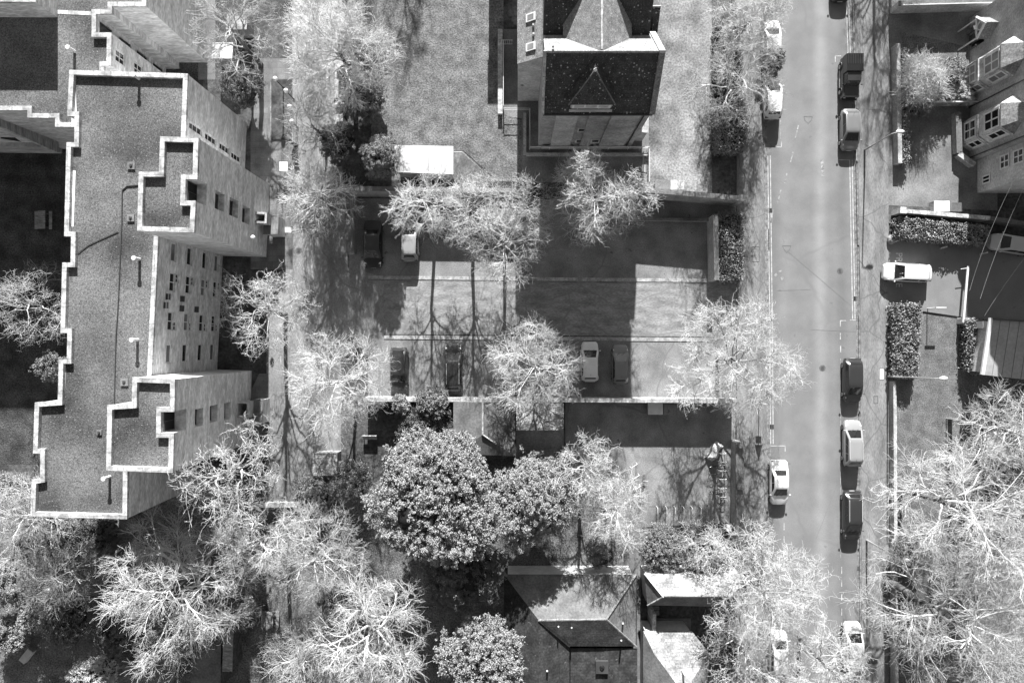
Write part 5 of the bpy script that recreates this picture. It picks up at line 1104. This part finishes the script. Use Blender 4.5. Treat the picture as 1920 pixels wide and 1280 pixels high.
# ------------------------------------------------------------------ bare trees: branch levels grown as arrays, meshed as thin tubes
def tubes_np(P, R, s):
    N, K, _ = P.shape
    D = np.empty_like(P); D[:, 1:-1] = P[:, 2:] - P[:, :-2]; D[:, 0] = P[:, 1] - P[:, 0]; D[:, -1] = P[:, -1] - P[:, -2]
    D /= np.linalg.norm(D, axis=2, keepdims=True) + 1e-9
    ref = np.where(np.abs(D[..., 2:3]) < .9, np.array([0, 0, 1.]), np.array([1., 0, 0])); ref = np.broadcast_to(ref[:, :1], D.shape)
    A = np.cross(D, ref); A /= np.linalg.norm(A, axis=2, keepdims=True) + 1e-9; B = np.cross(D, A)
    a = np.arange(s) * 2 * np.pi / s
    V = P[:, :, None] + (A[:, :, None] * np.cos(a)[None, None, :, None] + B[:, :, None] * np.sin(a)[None, None, :, None]) * R[:, :, None, None]
    idx = np.arange(N * K * s).reshape(N, K, s); n2 = np.roll(idx, -1, axis=2)
    F = np.stack([idx[:, :-1], n2[:, :-1], n2[:, 1:], idx[:, 1:]], -1).reshape(-1, 4)
    return V.reshape(-1, 3), F
def join(parts):
    vs, fs, o = [], [], 0
    for v, f in parts: vs.append(v); fs.append(f + o); o += len(v)
    return np.concatenate(vs), np.concatenate(fs)
def poly_branches(rng, O, Dr, Ln, K, wob, trop):
    N = len(O); P = np.empty((N, K, 3)); P[:, 0] = O; d = Dr.copy()
    for k in range(1, K):
        d = d + rng.normal(0, wob, (N, 3)) + np.array([0, 0, trop]); d /= np.linalg.norm(d, axis=1, keepdims=True)
        P[:, k] = P[:, k - 1] + d * (Ln / (K - 1))[:, None]
    return P
def children(rng, P, Ln, n, tmin, ratio, ang, up):
    N, K, _ = P.shape; t = tmin + (1 - tmin) * (np.arange(n)[None] + rng.random((N, n))) / n; t = t.clip(0, .999) * (K - 1)
    i = t.astype(int); fr = (t - i)[..., None]; ar = np.arange(N)[:, None]
    O = P[ar, i] * (1 - fr) + P[ar, i + 1] * fr; d = P[ar, i + 1] - P[ar, i]; d /= np.linalg.norm(d, axis=2, keepdims=True) + 1e-9
    q = rng.normal(0, 1, d.shape); q -= d * (q * d).sum(2, keepdims=True); q /= np.linalg.norm(q, axis=2, keepdims=True) + 1e-9
    a = np.radians(ang) * (1 + rng.normal(0, .22, (N, n, 1))); d = d * np.cos(a) + q * np.sin(a); d[..., 2] += up; d /= np.linalg.norm(d, axis=2, keepdims=True)
    L_ = Ln[:, None] * ratio * (1.15 - .55 * t / (K - 1)) * (1 + rng.normal(0, .2, (N, n)))
    return O.reshape(-1, 3), d.reshape(-1, 3), np.abs(L_).reshape(-1)
STY = {  # tips, limbs, subs per limb, wobble, fine levels [(n, tmin, length m, angle, up, wobble, K)], lowest tip sine, bend
    'spread': dict(tips=240, limbs=13, subs=6, wob=.20, fine=[(6, .1, .85, 50, .05, .30, 4), (2, .2, .42, 48, .05, .30, 3)], lo=-.18, up=.25, lb='bark_mid'),
    'fine': dict(tips=250, limbs=15, subs=6, wob=.10, fine=[(6, .15, 1.0, 36, .10, .16, 4), (3, .2, .5, 38, .10, .18, 3)], lo=-.10, up=.4, lb='bark_limb'),
    'crook': dict(tips=170, limbs=10, subs=6, wob=.34, fine=[(5, .1, .85, 58, .03, .42, 5), (2, .15, .42, 55, .03, .40, 3)], lo=-.22, up=.12, lb='bark_light'),
    'sparse': dict(tips=135, limbs=9, subs=5, wob=.15, fine=[(6, .2, 1.1, 42, .06, .22, 4), (3, .25, .5, 42, .06, .22, 3)], lo=-.15, up=.25, lb='bark_limb'),
}
def kmeans(rng, X, k, it=6):
    k = min(k, len(X)); c = X[rng.permutation(len(X))[:k]].copy()
    for _ in range(it):
        a = ((X[:, None] - c[None]) ** 2).sum(2).argmin(1)
        for j in range(k):
            if (a == j).any(): c[j] = X[a == j].mean(0)
    return a, c
def reach(rng, Pp, Rp, par, T_, K, wob, up, rmin, rk=.62, back=.75, rise=None):
    """branches from the best point of each parent polyline to targets T_; returns polylines and radii at their start"""
    PP = Pp[par]; N, Kp, _ = PP.shape; seg = np.linalg.norm(PP[:, 1:] - PP[:, :-1], axis=2); arc = np.concatenate([np.zeros((N, 1)), seg.cumsum(1)], 1)
    dist = np.linalg.norm(PP - T_[:, None], axis=2); i = dist.argmin(1); ar = np.arange(N); s = arc[ar, i] - back * dist[ar, i] * (.7 + .6 * rng.random(N)); s = np.clip(s, .12 * arc[:, -1], .98 * arc[:, -1])
    if rise is not None: s = np.clip(T_[:, 2] - rise * np.linalg.norm(T_[:, :2], axis=1), .36 * arc[:, -1], .97 * arc[:, -1])
    j = (arc[:, 1:] < s[:, None]).sum(1).clip(0, Kp - 2); f = ((s - arc[ar, j]) / (seg[ar, j] + 1e-9)).clip(0, 1)[:, None]
    O = PP[ar, j] * (1 - f) + PP[ar, j + 1] * f; d = PP[ar, j + 1] - PP[ar, j]; d /= np.linalg.norm(d, axis=1, keepdims=True) + 1e-9
    L_ = np.linalg.norm(T_ - O, axis=1); c = O + d * (L_ * .42)[:, None] - np.array([0, 0, 1.]) * (L_ * .10 * (1 - up))[:, None]
    t = np.linspace(0, 1, K)[None, :, None]; P = O[:, None] * (1 - t) ** 2 + 2 * c[:, None] * t * (1 - t) + T_[:, None] * t ** 2
    n = rng.normal(0, 1, P.shape).cumsum(1); n -= n[:, :1]; P = P + n * (wob * L_ / K)[:, None, None] * np.linspace(0, 1, K)[None, :, None] ** .5
    rs = np.maximum(Rp[par][ar, j] * rk, rmin)
    return P, rs, L_
def bare_tree(label, px, py, r, h, style='spread', bark='bark_light', seed=1, zc=None, trunk='bark_dark', lean=(0, 0), dens=1.0, thick=1.0, group=None, name='bare_tree', limb_bark=None):
    """px,py: the middle of the crown in the picture; r, h in metres"""
    st = STY[style]; rng = np.random.default_rng(seed); zc = h * .62 if zc is None else zc; x, y = W(px, py, zc)
    zf = h * .30; K = 8; ln = rng.normal(0, .05 * r, 2)
    Pt = np.zeros((1, K, 3)); Pt[0, :, 2] = np.linspace(0, h * .66, K); Pt[0, :, :2] = np.outer(np.linspace(0, 1, K) ** 1.4, ln) + np.concatenate([[[0, 0]], rng.normal(0, .07, (K - 1, 2))])
    r0 = (.015 * h + .04) * thick; Rt = np.linspace(r0, r0 * .45, K)[None]
    n = int(st['tips'] * dens * .92 * (r / 5) ** 1.4) + 25; u = rng.normal(0, 1, (n * 3, 3)); u /= np.linalg.norm(u, axis=1, keepdims=True); u = u[u[:, 2] > st['lo']][:n]; n = len(u)
    lump = 1 + .13 * np.sin(3 * np.arctan2(u[:, 1], u[:, 0]) + seed) + .09 * np.sin(5 * np.arctan2(u[:, 1], u[:, 0]) + seed * 2.1); rho = (.42 + .58 * rng.random(n) ** .55) * lump
    cz = h * .46; Tp = u * rho[:, None] * np.array([r * .9, r * .9, (h - cz) * .93]) + np.array([ln[0] * .5, ln[1] * .5, cz])
    a1, c1 = kmeans(rng, Tp / np.array([1, 1, 1.0]), st['limbs'])
    nl = len(c1); tl = c1 * 1.0; tl[:, :2] *= .92
    P1, r1, L1 = reach(rng, Pt, Rt, np.zeros(nl, int), tl, 9, st['wob'] * 1.1, st['up'], r0 * .3, .55, 1.0, .75); R1 = np.linspace(1, .38, 9)[None] * r1[:, None]
    par2, t2, own = [], [], np.zeros(n, int)
    for k in range(nl):
        m = np.where(a1 == k)[0]
        if len(m) == 0: continue
        a2, c2 = kmeans(rng, Tp[m], st['subs']); own[m] = len(t2) + a2; par2 += [k] * len(c2); t2 += list(c2)
    P2, r2, L2 = reach(rng, P1, R1, np.array(par2), np.array(t2), 7, st['wob'] * 1.3, st['up'], .031 * thick ** .5, .62, .8); R2 = np.linspace(1, .45, 7)[None] * r2[:, None]
    P3, r3, L3 = reach(rng, P2, R2, own, Tp, 6, st['wob'] * 1.5, st['up'], .019, .6, .7); r3 = np.minimum(r3, .031 * thick ** .5); R3 = np.linspace(1, .5, 6)[None] * r3[:, None]
    tw = [tubes_np(P3, R3, 4)]; v2, f2 = tubes_np(P2, R2, 5); P, L_ = P3, L3; rr = (.0142, .0105)
    for li, (nc, tm, ln_, an, up, wo, K_) in enumerate(st['fine']):
        O, d, q = children(rng, P, np.ones(len(P)), nc, tm, 1.0, an, up); q = ln_ * (.5 + rng.random(len(O))) * (.8 + .04 * r); P = poly_branches(rng, O, d, q, K_, wo, .03); L_ = q
        tw.append(tubes_np(P, np.linspace(rr[li], rr[li] * .7, K_)[None].repeat(len(P), 0), 3))
    T = thing(name, label, 'tree', (x, y, 0), group=group)
    v, f = tubes_np(Pt, Rt, 8); mesh_np('trunk', v, f, trunk, T, smooth=True)
    v, f = join([tubes_np(P1, R1, 6), (v2, f2)]); mesh_np('limbs', v, f, limb_bark or st['lb'], T, smooth=True)
    v, f = join(tw); mesh_np('crown', v, f, bark, T)
    return T

def leaf_quads(rng, C_, size, up=.5, aspect=1.7):
    N = len(C_); n = rng.normal(0, 1, (N, 3)); n[:, 2] = np.abs(n[:, 2]) + up; n /= np.linalg.norm(n, axis=1, keepdims=True)
    a = rng.normal(0, 1, (N, 3)); a -= n * (a * n).sum(1, keepdims=True); a /= np.linalg.norm(a, axis=1, keepdims=True); b = np.cross(n, a)
    s = size * (.6 + .8 * rng.random((N, 1))); V = np.stack([C_ - a * s * aspect / 2, C_ - b * s / 2 + n * s * .12, C_ + a * s * aspect / 2, C_ + b * s / 2 + n * s * .12], 1)
    return V.reshape(-1, 3), np.arange(N * 4).reshape(N, 4)
def leafy(label, px, py, r, h, m='leaf_mid', seed=1, n=26000, clump=.75, size=.16, flat=1.0, name='evergreen_tree', cat='tree', zc=None, base=.22, trunk='bark_dark', group=None, oval=(1, 1), core=True):
    rng = np.random.default_rng(seed); zc = h * .6 if zc is None else zc; x, y = W(px, py, zc); T = thing(name, label, cat, (x, y, 0), group=group)
    hz = h * (1 - base) / 2; cz = h * base + hz; nc = max(24, int(9 * (r / clump) ** 2)); n = int(n * 4.2)
    nd = 5 + int(r * 2.2); ud = rng.normal(0, 1, (nd, 3)); ud[:, 2] = np.abs(ud[:, 2]) * .8 + .05; ud /= np.linalg.norm(ud, axis=1, keepdims=True)
    sc = np.array([r * oval[0], r * oval[1], hz * flat]); dc = ud * (.44 + .14 * rng.random((nd, 1))); dr = .36 + .14 * rng.random(nd); dc = np.concatenate([dc, [[0, 0, 0]]]); dr = np.append(dr, .78)
    wgt = dr ** 2; kd = rng.choice(nd + 1, nc, p=wgt / wgt.sum()); u = rng.normal(0, 1, (nc, 3)); u[:, 2] = u[:, 2] * .9 + .3; u /= np.linalg.norm(u, axis=1, keepdims=True)
    cc = (dc[kd] + u * (dr[kd] * (.70 + .32 * rng.random(nc)))[:, None]) * sc + np.array([0, 0, cz])
    cs = clump * (.35 + .5 * rng.random(nc)); k = rng.integers(0, nc, n); off = rng.normal(0, .62, (n, 3)); off[:, 2] = off[:, 2] * .55
    sub = rng.normal(0, 1, (nc, 6, 3)) * .75; off = off * .45 + sub[k, rng.integers(0, 6, n)]
    P = cc[k] + off * cs[k][:, None]; P[:, 2] = np.maximum(P[:, 2], .08)
    v, f = leaf_quads(rng, P, size * .50, up=.9); mesh_np('crown', v, f, m, T)
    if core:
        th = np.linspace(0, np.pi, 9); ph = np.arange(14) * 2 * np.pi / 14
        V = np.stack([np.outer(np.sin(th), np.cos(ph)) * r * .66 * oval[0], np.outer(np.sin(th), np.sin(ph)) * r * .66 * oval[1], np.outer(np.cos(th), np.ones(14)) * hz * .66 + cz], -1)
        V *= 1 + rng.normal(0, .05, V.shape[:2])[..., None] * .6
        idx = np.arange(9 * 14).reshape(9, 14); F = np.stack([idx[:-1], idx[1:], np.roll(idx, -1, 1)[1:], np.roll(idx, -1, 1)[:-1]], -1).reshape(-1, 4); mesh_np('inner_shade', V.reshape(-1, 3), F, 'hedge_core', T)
    K = 5; nl = 6; tr_ = np.zeros((1, K, 3)); tr_[0, :, 2] = np.linspace(0, cz, K); r0 = .02 * h + .06
    L_ = np.zeros((nl, 4, 3)); az = np.arange(nl) * 1.05 + rng.random()
    for q in range(4): L_[:, q] = np.stack([np.cos(az) * r * .7 * q / 3, np.sin(az) * r * .7 * q / 3, h * base * .9 + (cz - h * base * .9) * (q / 3) ** .7 + 0 * az], 1)
    v, f = join([tubes_np(tr_, np.linspace(r0, r0 * .4, K)[None], 7), tubes_np(L_, np.linspace(r0 * .5, r0 * .15, 4)[None].repeat(nl, 0), 5)]); mesh_np('trunk', v, f, trunk, T, smooth=True)
    return T
def hedge(label, poly, h, m='hedge', seed=1, dens=170, size=.105, wob=.12, cat='hedge', name='hedge'):
    """clipped hedge over a quad of ground pixels"""
    p = [Vector(q) for q in ccw(pts(poly))]; cx = sum(p, Vector((0, 0))) / len(p); rng = np.random.default_rng(seed); T = thing(name, label, cat, (cx.x, cx.y, 0))
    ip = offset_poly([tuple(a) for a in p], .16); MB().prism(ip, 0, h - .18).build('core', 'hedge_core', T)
    area = abs(sum(p[i].x * p[(i + 1) % len(p)].y - p[(i + 1) % len(p)].x * p[i].y for i in range(len(p)))) / 2; pts_ = []
    n = int(area * dens); q = np.array([tuple(a) for a in p]); a, b = rng.random((2, n))
    top = (q[0] * (1 - a)[:, None] + q[1] * a[:, None]) * (1 - b)[:, None] + (q[3] * (1 - a)[:, None] + q[2] * a[:, None]) * b[:, None]
    bumps = .10 * np.sin(top[:, 0] * 3.1 + seed) * np.cos(top[:, 1] * 2.7); pts_.append(np.column_stack([top, h + bumps + rng.normal(0, wob * .7, n)]))
    for i in range(len(p)):
        s0, s1 = q[i], q[(i + 1) % len(p)]; L_ = np.linalg.norm(s1 - s0); m_ = int(L_ * h * dens * .8); t = rng.random((m_, 1)); nrm = np.array([(s1 - s0)[1], -(s1 - s0)[0]]) / L_
        e = s0 * (1 - t) + s1 * t + nrm * rng.normal(0, wob, (m_, 1)); pts_.append(np.column_stack([e, h * rng.random(m_) ** .8]))
    P = np.concatenate(pts_) - np.array([cx.x, cx.y, 0]); P[:, 2] = np.maximum(P[:, 2], .05); v, f = leaf_quads(rng, P, size, up=.3); mesh_np('foliage', v, f, m, T)
    return T

# --- bare trees
gt = 'bare winter trees'
BT = bare_tree
BT('dense twiggy bare tree against the west parapet of the apartment block', 45, 575, 4.6, 11.5, 'crook', 'bark_light', 11)
BT('bare tree with crooked thick branches over the two sheds at the top left', 435, 62, 5.2, 12, 'crook', 'bark_light', 12, thick=1.3, dens=.7)
BT('largest dense bare tree at the top, between the lawn and the service drive', 628, 85, 5.7, 13, 'fine', 'bark_limb', 13, dens=1.5, thick=1.25)
BT('small fine bare tree over the service drive below the round bushes', 595, 368, 3.9, 8, 'fine', 'bark_white', 14, dens=.7)
BT('low spindly bare tree leaning over the globe lamps and the drive', 590, 235, 3.4, 7, 'sparse', 'bark_light', 15, dens=.7)
BT('bare tree at the left end of the row behind the car park, over the garage', 796, 380, 3.5, 11.5, 'sparse', 'bark_white', 16)
BT('bare tree in the middle of the row behind the car park wall', 880, 396, 4.0, 12, 'spread', 'bark_white', 17, dens=.8)
BT('bare tree at the right end of the row, against the lawn corner', 985, 388, 3.5, 11, 'spread', 'bark_light', 18, dens=.8)
BT('bare tree with a visible trunk shadow standing forward in the car park bays', 945, 455, 4.6, 11, 'sparse', 'bark_white', 19, dens=1.1)
BT('pale fluffy bare tree below the brick house, drooping over the shaded bays', 1125, 372, 3.9, 15, 'fine', 'bark_white', 20, zc=11.5)
BT('small pale bare tree right of the fluffy one, over the lower court', 1190, 362, 2.6, 14, 'spread', 'bark_white', 21, zc=11)
BT('slight bare tree against the terrace railing under the brick house', 1100, 303, 2.1, 14.5, 'fine', 'bark_white', 22, zc=12.6)
BT('thin open bare tree between the gravel drive and the west pavement at the top', 1385, 150, 5.0, 11, 'sparse', 'bark_light', 23, dens=1.15)
BT('pale fine bare shrubby tree at the very top beside the west pavement', 1405, 35, 3.9, 9, 'fine', 'bark_white', 24)
BT('dark-centred crooked bare tree in front of the apartment block between its towers', 485, 582, 5.0, 12.5, 'crook', 'bark_white', 25, dens=1.05, limb_bark='bark_mid')
BT('wide thin bare tree at the left end of the lower bays over the drive', 637, 705, 5.7, 11, 'sparse', 'bark_white', 26, dens=1.15)
BT('round dense bare tree in the lower bays between the estate and the silver hatchback', 1000, 692, 5.0, 9.5, 'fine', 'bark_white', 27, dens=1.1)
BT('big round bare street tree overhanging the road and west pavement', 1388, 675, 6.8, 11.5, 'spread', 'bark_white', 28, dens=1.12)
BT('crooked white bare tree beside the evergreen, left of the yard', 1100, 880, 4.0, 10.5, 'crook', 'bark_white', 29, thick=1.2)
BT('fine pale bare tree below the crooked white one, above the hipped house', 1150, 960, 3.7, 9, 'fine', 'bark_white', 30)
BT('crooked bare tree in front of the south end of the apartment block', 390, 903, 5.4, 17, 'crook', 'bark_white', 31, zc=13.5, dens=1.2)
BT('large bare tree with long diagonal limbs at the lower left', 325, 1112, 7.4, 16.5, 'fine', 'bark_white', 32, thick=1.25, dens=1.0)
BT('bare tree below the end of the service drive, left of the evergreen', 490, 1010, 4.4, 13, 'sparse', 'bark_white', 33, thick=1.2, dens=1.1)
BT('fine bare tree right of it, against the evergreen tree', 595, 1040, 5.0, 12, 'fine', 'bark_light', 34)
BT('bare tree with thick white limbs at the bottom centre of the picture', 700, 1190, 6.0, 15, 'sparse', 'bark_white', 35, thick=1.55, dens=1.2)
BT('fine bare tree at the bottom edge, left of the thick-limbed tree', 575, 1235, 4.3, 10, 'fine', 'bark_light', 36)
BT('twiggy bare tree at the left edge below the apartment block', 55, 965, 4.4, 13, 'fine', 'bark_light', 37)
BT('low twiggy bare tree in the rough ground at the lower left', 110, 1080, 4.0, 10, 'fine', 'bark_mid', 38)
BT('spreading bare street tree at the bottom of the road, over the white cars', 1430, 1110, 6.4, 13.5, 'spread', 'bark_white', 39, dens=1.1)
BT('curly twiggy bare tree at the bottom edge right of the annexe', 1410, 1235, 5.0, 12, 'crook', 'bark_white', 40, dens=1.1)
BT('bare tree over the bottom end of the road beside the white van', 1560, 1255, 4.8, 12, 'spread', 'bark_white', 41)
BT('tall bare tree filling the right edge below the flat-roofed annexe', 1893, 806, 4.1, 14, 'fine', 'bark_light', 42)
BT('huge spreading bare tree on the right lawn, upper of the two', 1810, 960, 7.6, 17, 'sparse', 'bark_white', 43, thick=1.25, dens=1.4)
BT('huge bare tree with thick diagonal limbs at the bottom right corner', 1790, 1170, 8.2, 18, 'sparse', 'bark_light', 44, thick=1.45, dens=1.4)
BT('bare branches reaching in from the right edge below the upper lawn tree', 1925, 1060, 6.0, 16, 'sparse', 'bark_light', 45, thick=1.3)
BT('light bare shrub tree among the leafy shrubs at the foot of the yard', 1320, 1030, 3.0, 6.5, 'crook', 'bark_white', 46)
# trees just outside the top edge whose shadows cross the pavement and lawn
BT('bare tree beyond the top edge, nearer the road, shading the east pavement', 1737, -377, 2.7, 14.5, 'sparse', 'bark_light', 47)
BT('bare tree beyond the top edge, nearer the houses, shading the east pavement', 1766, -300, 2.4, 14, 'spread', 'bark_light', 49)
BT('bare tree beyond the top edge shading the lawn', 738, -500, 3.6, 14, 'spread', 'bark_light', 48)
# --- leafy trees and bushes
leafy('broad evergreen tree with pale clumped leaves at the bottom centre', 822, 932, 7.0, 11, 'leaf_pale', 51, n=75000, clump=.5, size=.17)
leafy('smaller evergreen tree growing against the right side of the broad one', 998, 938, 5.0, 9.2, 'leaf_pale', 52, n=34000, clump=.5, size=.16)
leafy('pale rounded evergreen tree at the bottom edge, left of the hipped house', 905, 1235, 4.8, 9, 'leaf_pale', 53, n=36000, clump=.5, size=.17)
leafy('dark evergreen tree in the shade under the broad evergreen', 870, 1070, 4.4, 7, 'leaf_dark', 54, n=20000, clump=.6, size=.16)
leafy('round dark bush west of the lawn, upper of the pair by the garage', 645, 270, 2.6, 3.4, 'leaf_dark', 55, n=14000, clump=.5, size=.12, name='bush', cat='bush')
leafy('round grey bush beside the white garage roof', 714, 300, 2.1, 8.0, 'hedge', 56, n=12000, clump=.45, size=.11, name='bush', cat='bush')
leafy('leafy shrub below the big bare tree on the lawn edge', 682, 190, 2.4, 6, 'leaf_mid', 57, n=10000, clump=.5, size=.14, name='bush', cat='bush')
leafy('dark ivy mass at the foot of the big bare tree', 690, 125, 2.3, 5, 'leaf_dark', 58, n=9000, clump=.5, size=.14, name='bush', cat='bush')
leafy('small leafy tree against the west wall of the apartment block', 103, 690, 1.6, 6, 'leaf_pale', 59, n=5000, clump=.4, size=.13)
leafy('leafy evergreen shrub on the long wall between two dark cars', 812, 752, 1.9, 3.6, 'leaf_mid', 60, n=6000, clump=.4, size=.14, name='bush', cat='bush')
leafy('pale leafy shrub hanging over the long wall below the dark car', 752, 755, 1.0, 3, 'leaf_pale', 61, n=3000, clump=.35, size=.14, name='bush', cat='bush')
leafy('dark undergrowth in the shade left of the grey garage', 800, 790, 3.4, 2.5, 'leaf_dark', 62, n=9000, clump=.5, size=.14, name='bush', cat='bush')
leafy('spreading leafy shrub at the foot of the yard, left part', 1240, 1030, 2.9, 3.6, 'leaf_mid', 63, n=14000, clump=.45, size=.12, name='bush', cat='bush')
leafy('leafy shrub in the yard corner beside the west pavement', 1325, 1050, 2.6, 3.2, 'leaf_mid', 64, n=10000, clump=.45, size=.12, name='bush', cat='bush')
leafy('leafy shrub between the bare tree and the hipped house path', 1130, 1035, 1.9, 3.4, 'leaf_mid', 65, n=7000, clump=.45, size=.12, name='bush', cat='bush')
leafy('dark evergreen shrub among the rough grass at the lower left', 128, 1160, 2.6, 5.5, 'leaf_dark', 66, n=10000, clump=.5, size=.15, name='bush', cat='bush')
leafy('bright feathery conifer lying over the dark outbuilding at the bottom left', 180, 1258, 2.0, 6, 'leaf_feather', 67, n=8000, clump=.35, size=.1, name='conifer', cat='conifer', oval=(1.5, .8))
leafy('rounded grey bush behind the dark felt-roofed shed', 330, 1212, 2.1, 4.4, 'hedge', 68, n=10000, clump=.4, size=.11, name='bush', cat='bush')
leafy('dark evergreen shrub at the top left corner of the rough garden under the block', 125, 1010, 2.6, 6, 'leaf_dark', 69, n=9000, clump=.5, size=.14, name='bush', cat='bush')
leafy('dark low leaves added for the shadow in the gap below the apartment block corner', 195, 1005, 2.4, 4.5, 'leaf_dark', 79, n=8000, clump=.45, size=.13, name='bush', cat='bush')  # added to darken ground that lies in shadow
leafy('dark ivy-covered shrub in front of the shaded base of the apartment block', 455, 165, 2.3, 4.5, 'leaf_dark', 70, n=8000, clump=.45, size=.13, name='bush', cat='bush')
BT('pale feathery many-stemmed shrub in the upper front garden of the terraced houses', 1733, 150, 2.6, 3.4, 'fine', 'bark_limb', 71, dens=1.6, name='bare_shrub')
leafy('darker leafy shrub beside the pale feathery one in the upper front garden', 1778, 140, 1.7, 2.6, 'leaf_mid', 72, n=7000, clump=.4, size=.12, name='bush', cat='bush')
leafy('small bright shrub against the first bay window above the fence', 1805, 175, 1.2, 1.8, 'leaf_feather', 73, n=5000, clump=.3, size=.1, name='bush', cat='bush', core=False)
leafy('small shrub below the white topped fence', 1722, 205, 1.2, 1.3, 'leaf_mid', 74, n=4000, clump=.3, size=.11, name='bush', cat='bush', oval=(1.3, .6))
leafy('leafy bush under the thin bare tree at the top of the west verge', 1448, 112, 1.3, 2.2, 'leaf_dark', 75, n=4000, clump=.4, size=.12, name='bush', cat='bush')
leafy('undergrowth in the dark corner between the plank shed and the evergreen', 660, 900, 2.6, 3.2, 'leaf_mid', 76, n=9000, clump=.45, size=.13, name='bush', cat='bush')
leafy('low shrubs around the plank shed at the end of the service drive', 590, 925, 2.4, 3.0, 'hedge', 77, n=8000, clump=.45, size=.12, name='bush', cat='bush')
leafy('dark shrubs along the right edge under the tall bare tree', 1890, 850, 3.4, 5, 'leaf_dark', 78, n=12000, clump=.5, size=.14, name='bush', cat='bush')
for k, (px, py, r, h, m, lb) in enumerate(((20, 1090, 2.8, 4.5, 'leaf_pale', 'scrubby bush at the left edge in the rough ground'), (75, 1145, 2.6, 4, 'leaf_pale', 'scrubby low bush between the white box and the twiggy trees'), (25, 925, 2.6, 5, 'leaf_pale', 'scrubby bush at the left edge beside the parapet corner'),
        (15, 1190, 2.4, 3.2, 'leaf_pale', 'low scrub at the left edge above the tilted pale box'), (210, 1190, 2.4, 2.6, 'hedge', 'scrubby bush under the large lower left tree'), (95, 945, 2.4, 5.5, 'leaf_pale', 'leafy scrub under the parapet corner of the apartment block'),
        (450, 1150, 2.2, 2.2, 'hedge', 'scrubby bush above the picnic table on the grass strip'), (640, 1120, 2.6, 2.6, 'leaf_dark', 'dark scrub between the bottom centre trees and the evergreen'), (1700, 1040, 2.2, 2.4, 'leaf_dark', 'dark scrub inside the front wall below the lower street lamp'), (1712, 1190, 2.4, 2.4, 'leaf_dark', 'dark scrub inside the front wall at the bottom edge'))):
    leafy(lb, px, py, r, h, m, 90 + k, n=7000, clump=.45, size=.13, name='bush', cat='bush')
# --- clipped hedges
hedge('tall dark clipped hedge between the car park wall and the west pavement', [(1340, 405), (1381, 405), (1381, 528), (1340, 528)], 1.9, 'hedge', 81)
hedge('clipped hedge below the thin bare tree beside the gravel drive', [(1336, 195), (1388, 195), (1388, 290), (1336, 290)], 1.7, 'hedge', 82)
hedge('dark hedge beside the gravel drive at the top', [(1336, 60), (1382, 60), (1382, 180), (1336, 180)], 1.5, 'leaf_dark', 83, dens=110)
hedge('long leafy hedge along the north side of the drive', [(1672, 412), (1836, 430), (1834, 462), (1670, 448)], 1.5, 'hedge', 84)
hedge('pale clipped hedge at the corner of the pavement and the drive', [(1665, 572), (1712, 572), (1706, 705), (1665, 705)], 1.4, 'leaf_mid', 85, dens=200)
hedge('narrow clipped hedge between the lawn and the flat-roofed annexe', [(1798, 600), (1828, 600), (1826, 700), (1800, 690)], 1.5, 'leaf_mid', 86, dens=200)
hedge('thin dark hedge inside the front wall of the terraced houses', [(1680, 100), (1692, 100), (1694, 310), (1682, 310)], 1.0, 'hedge', 87)
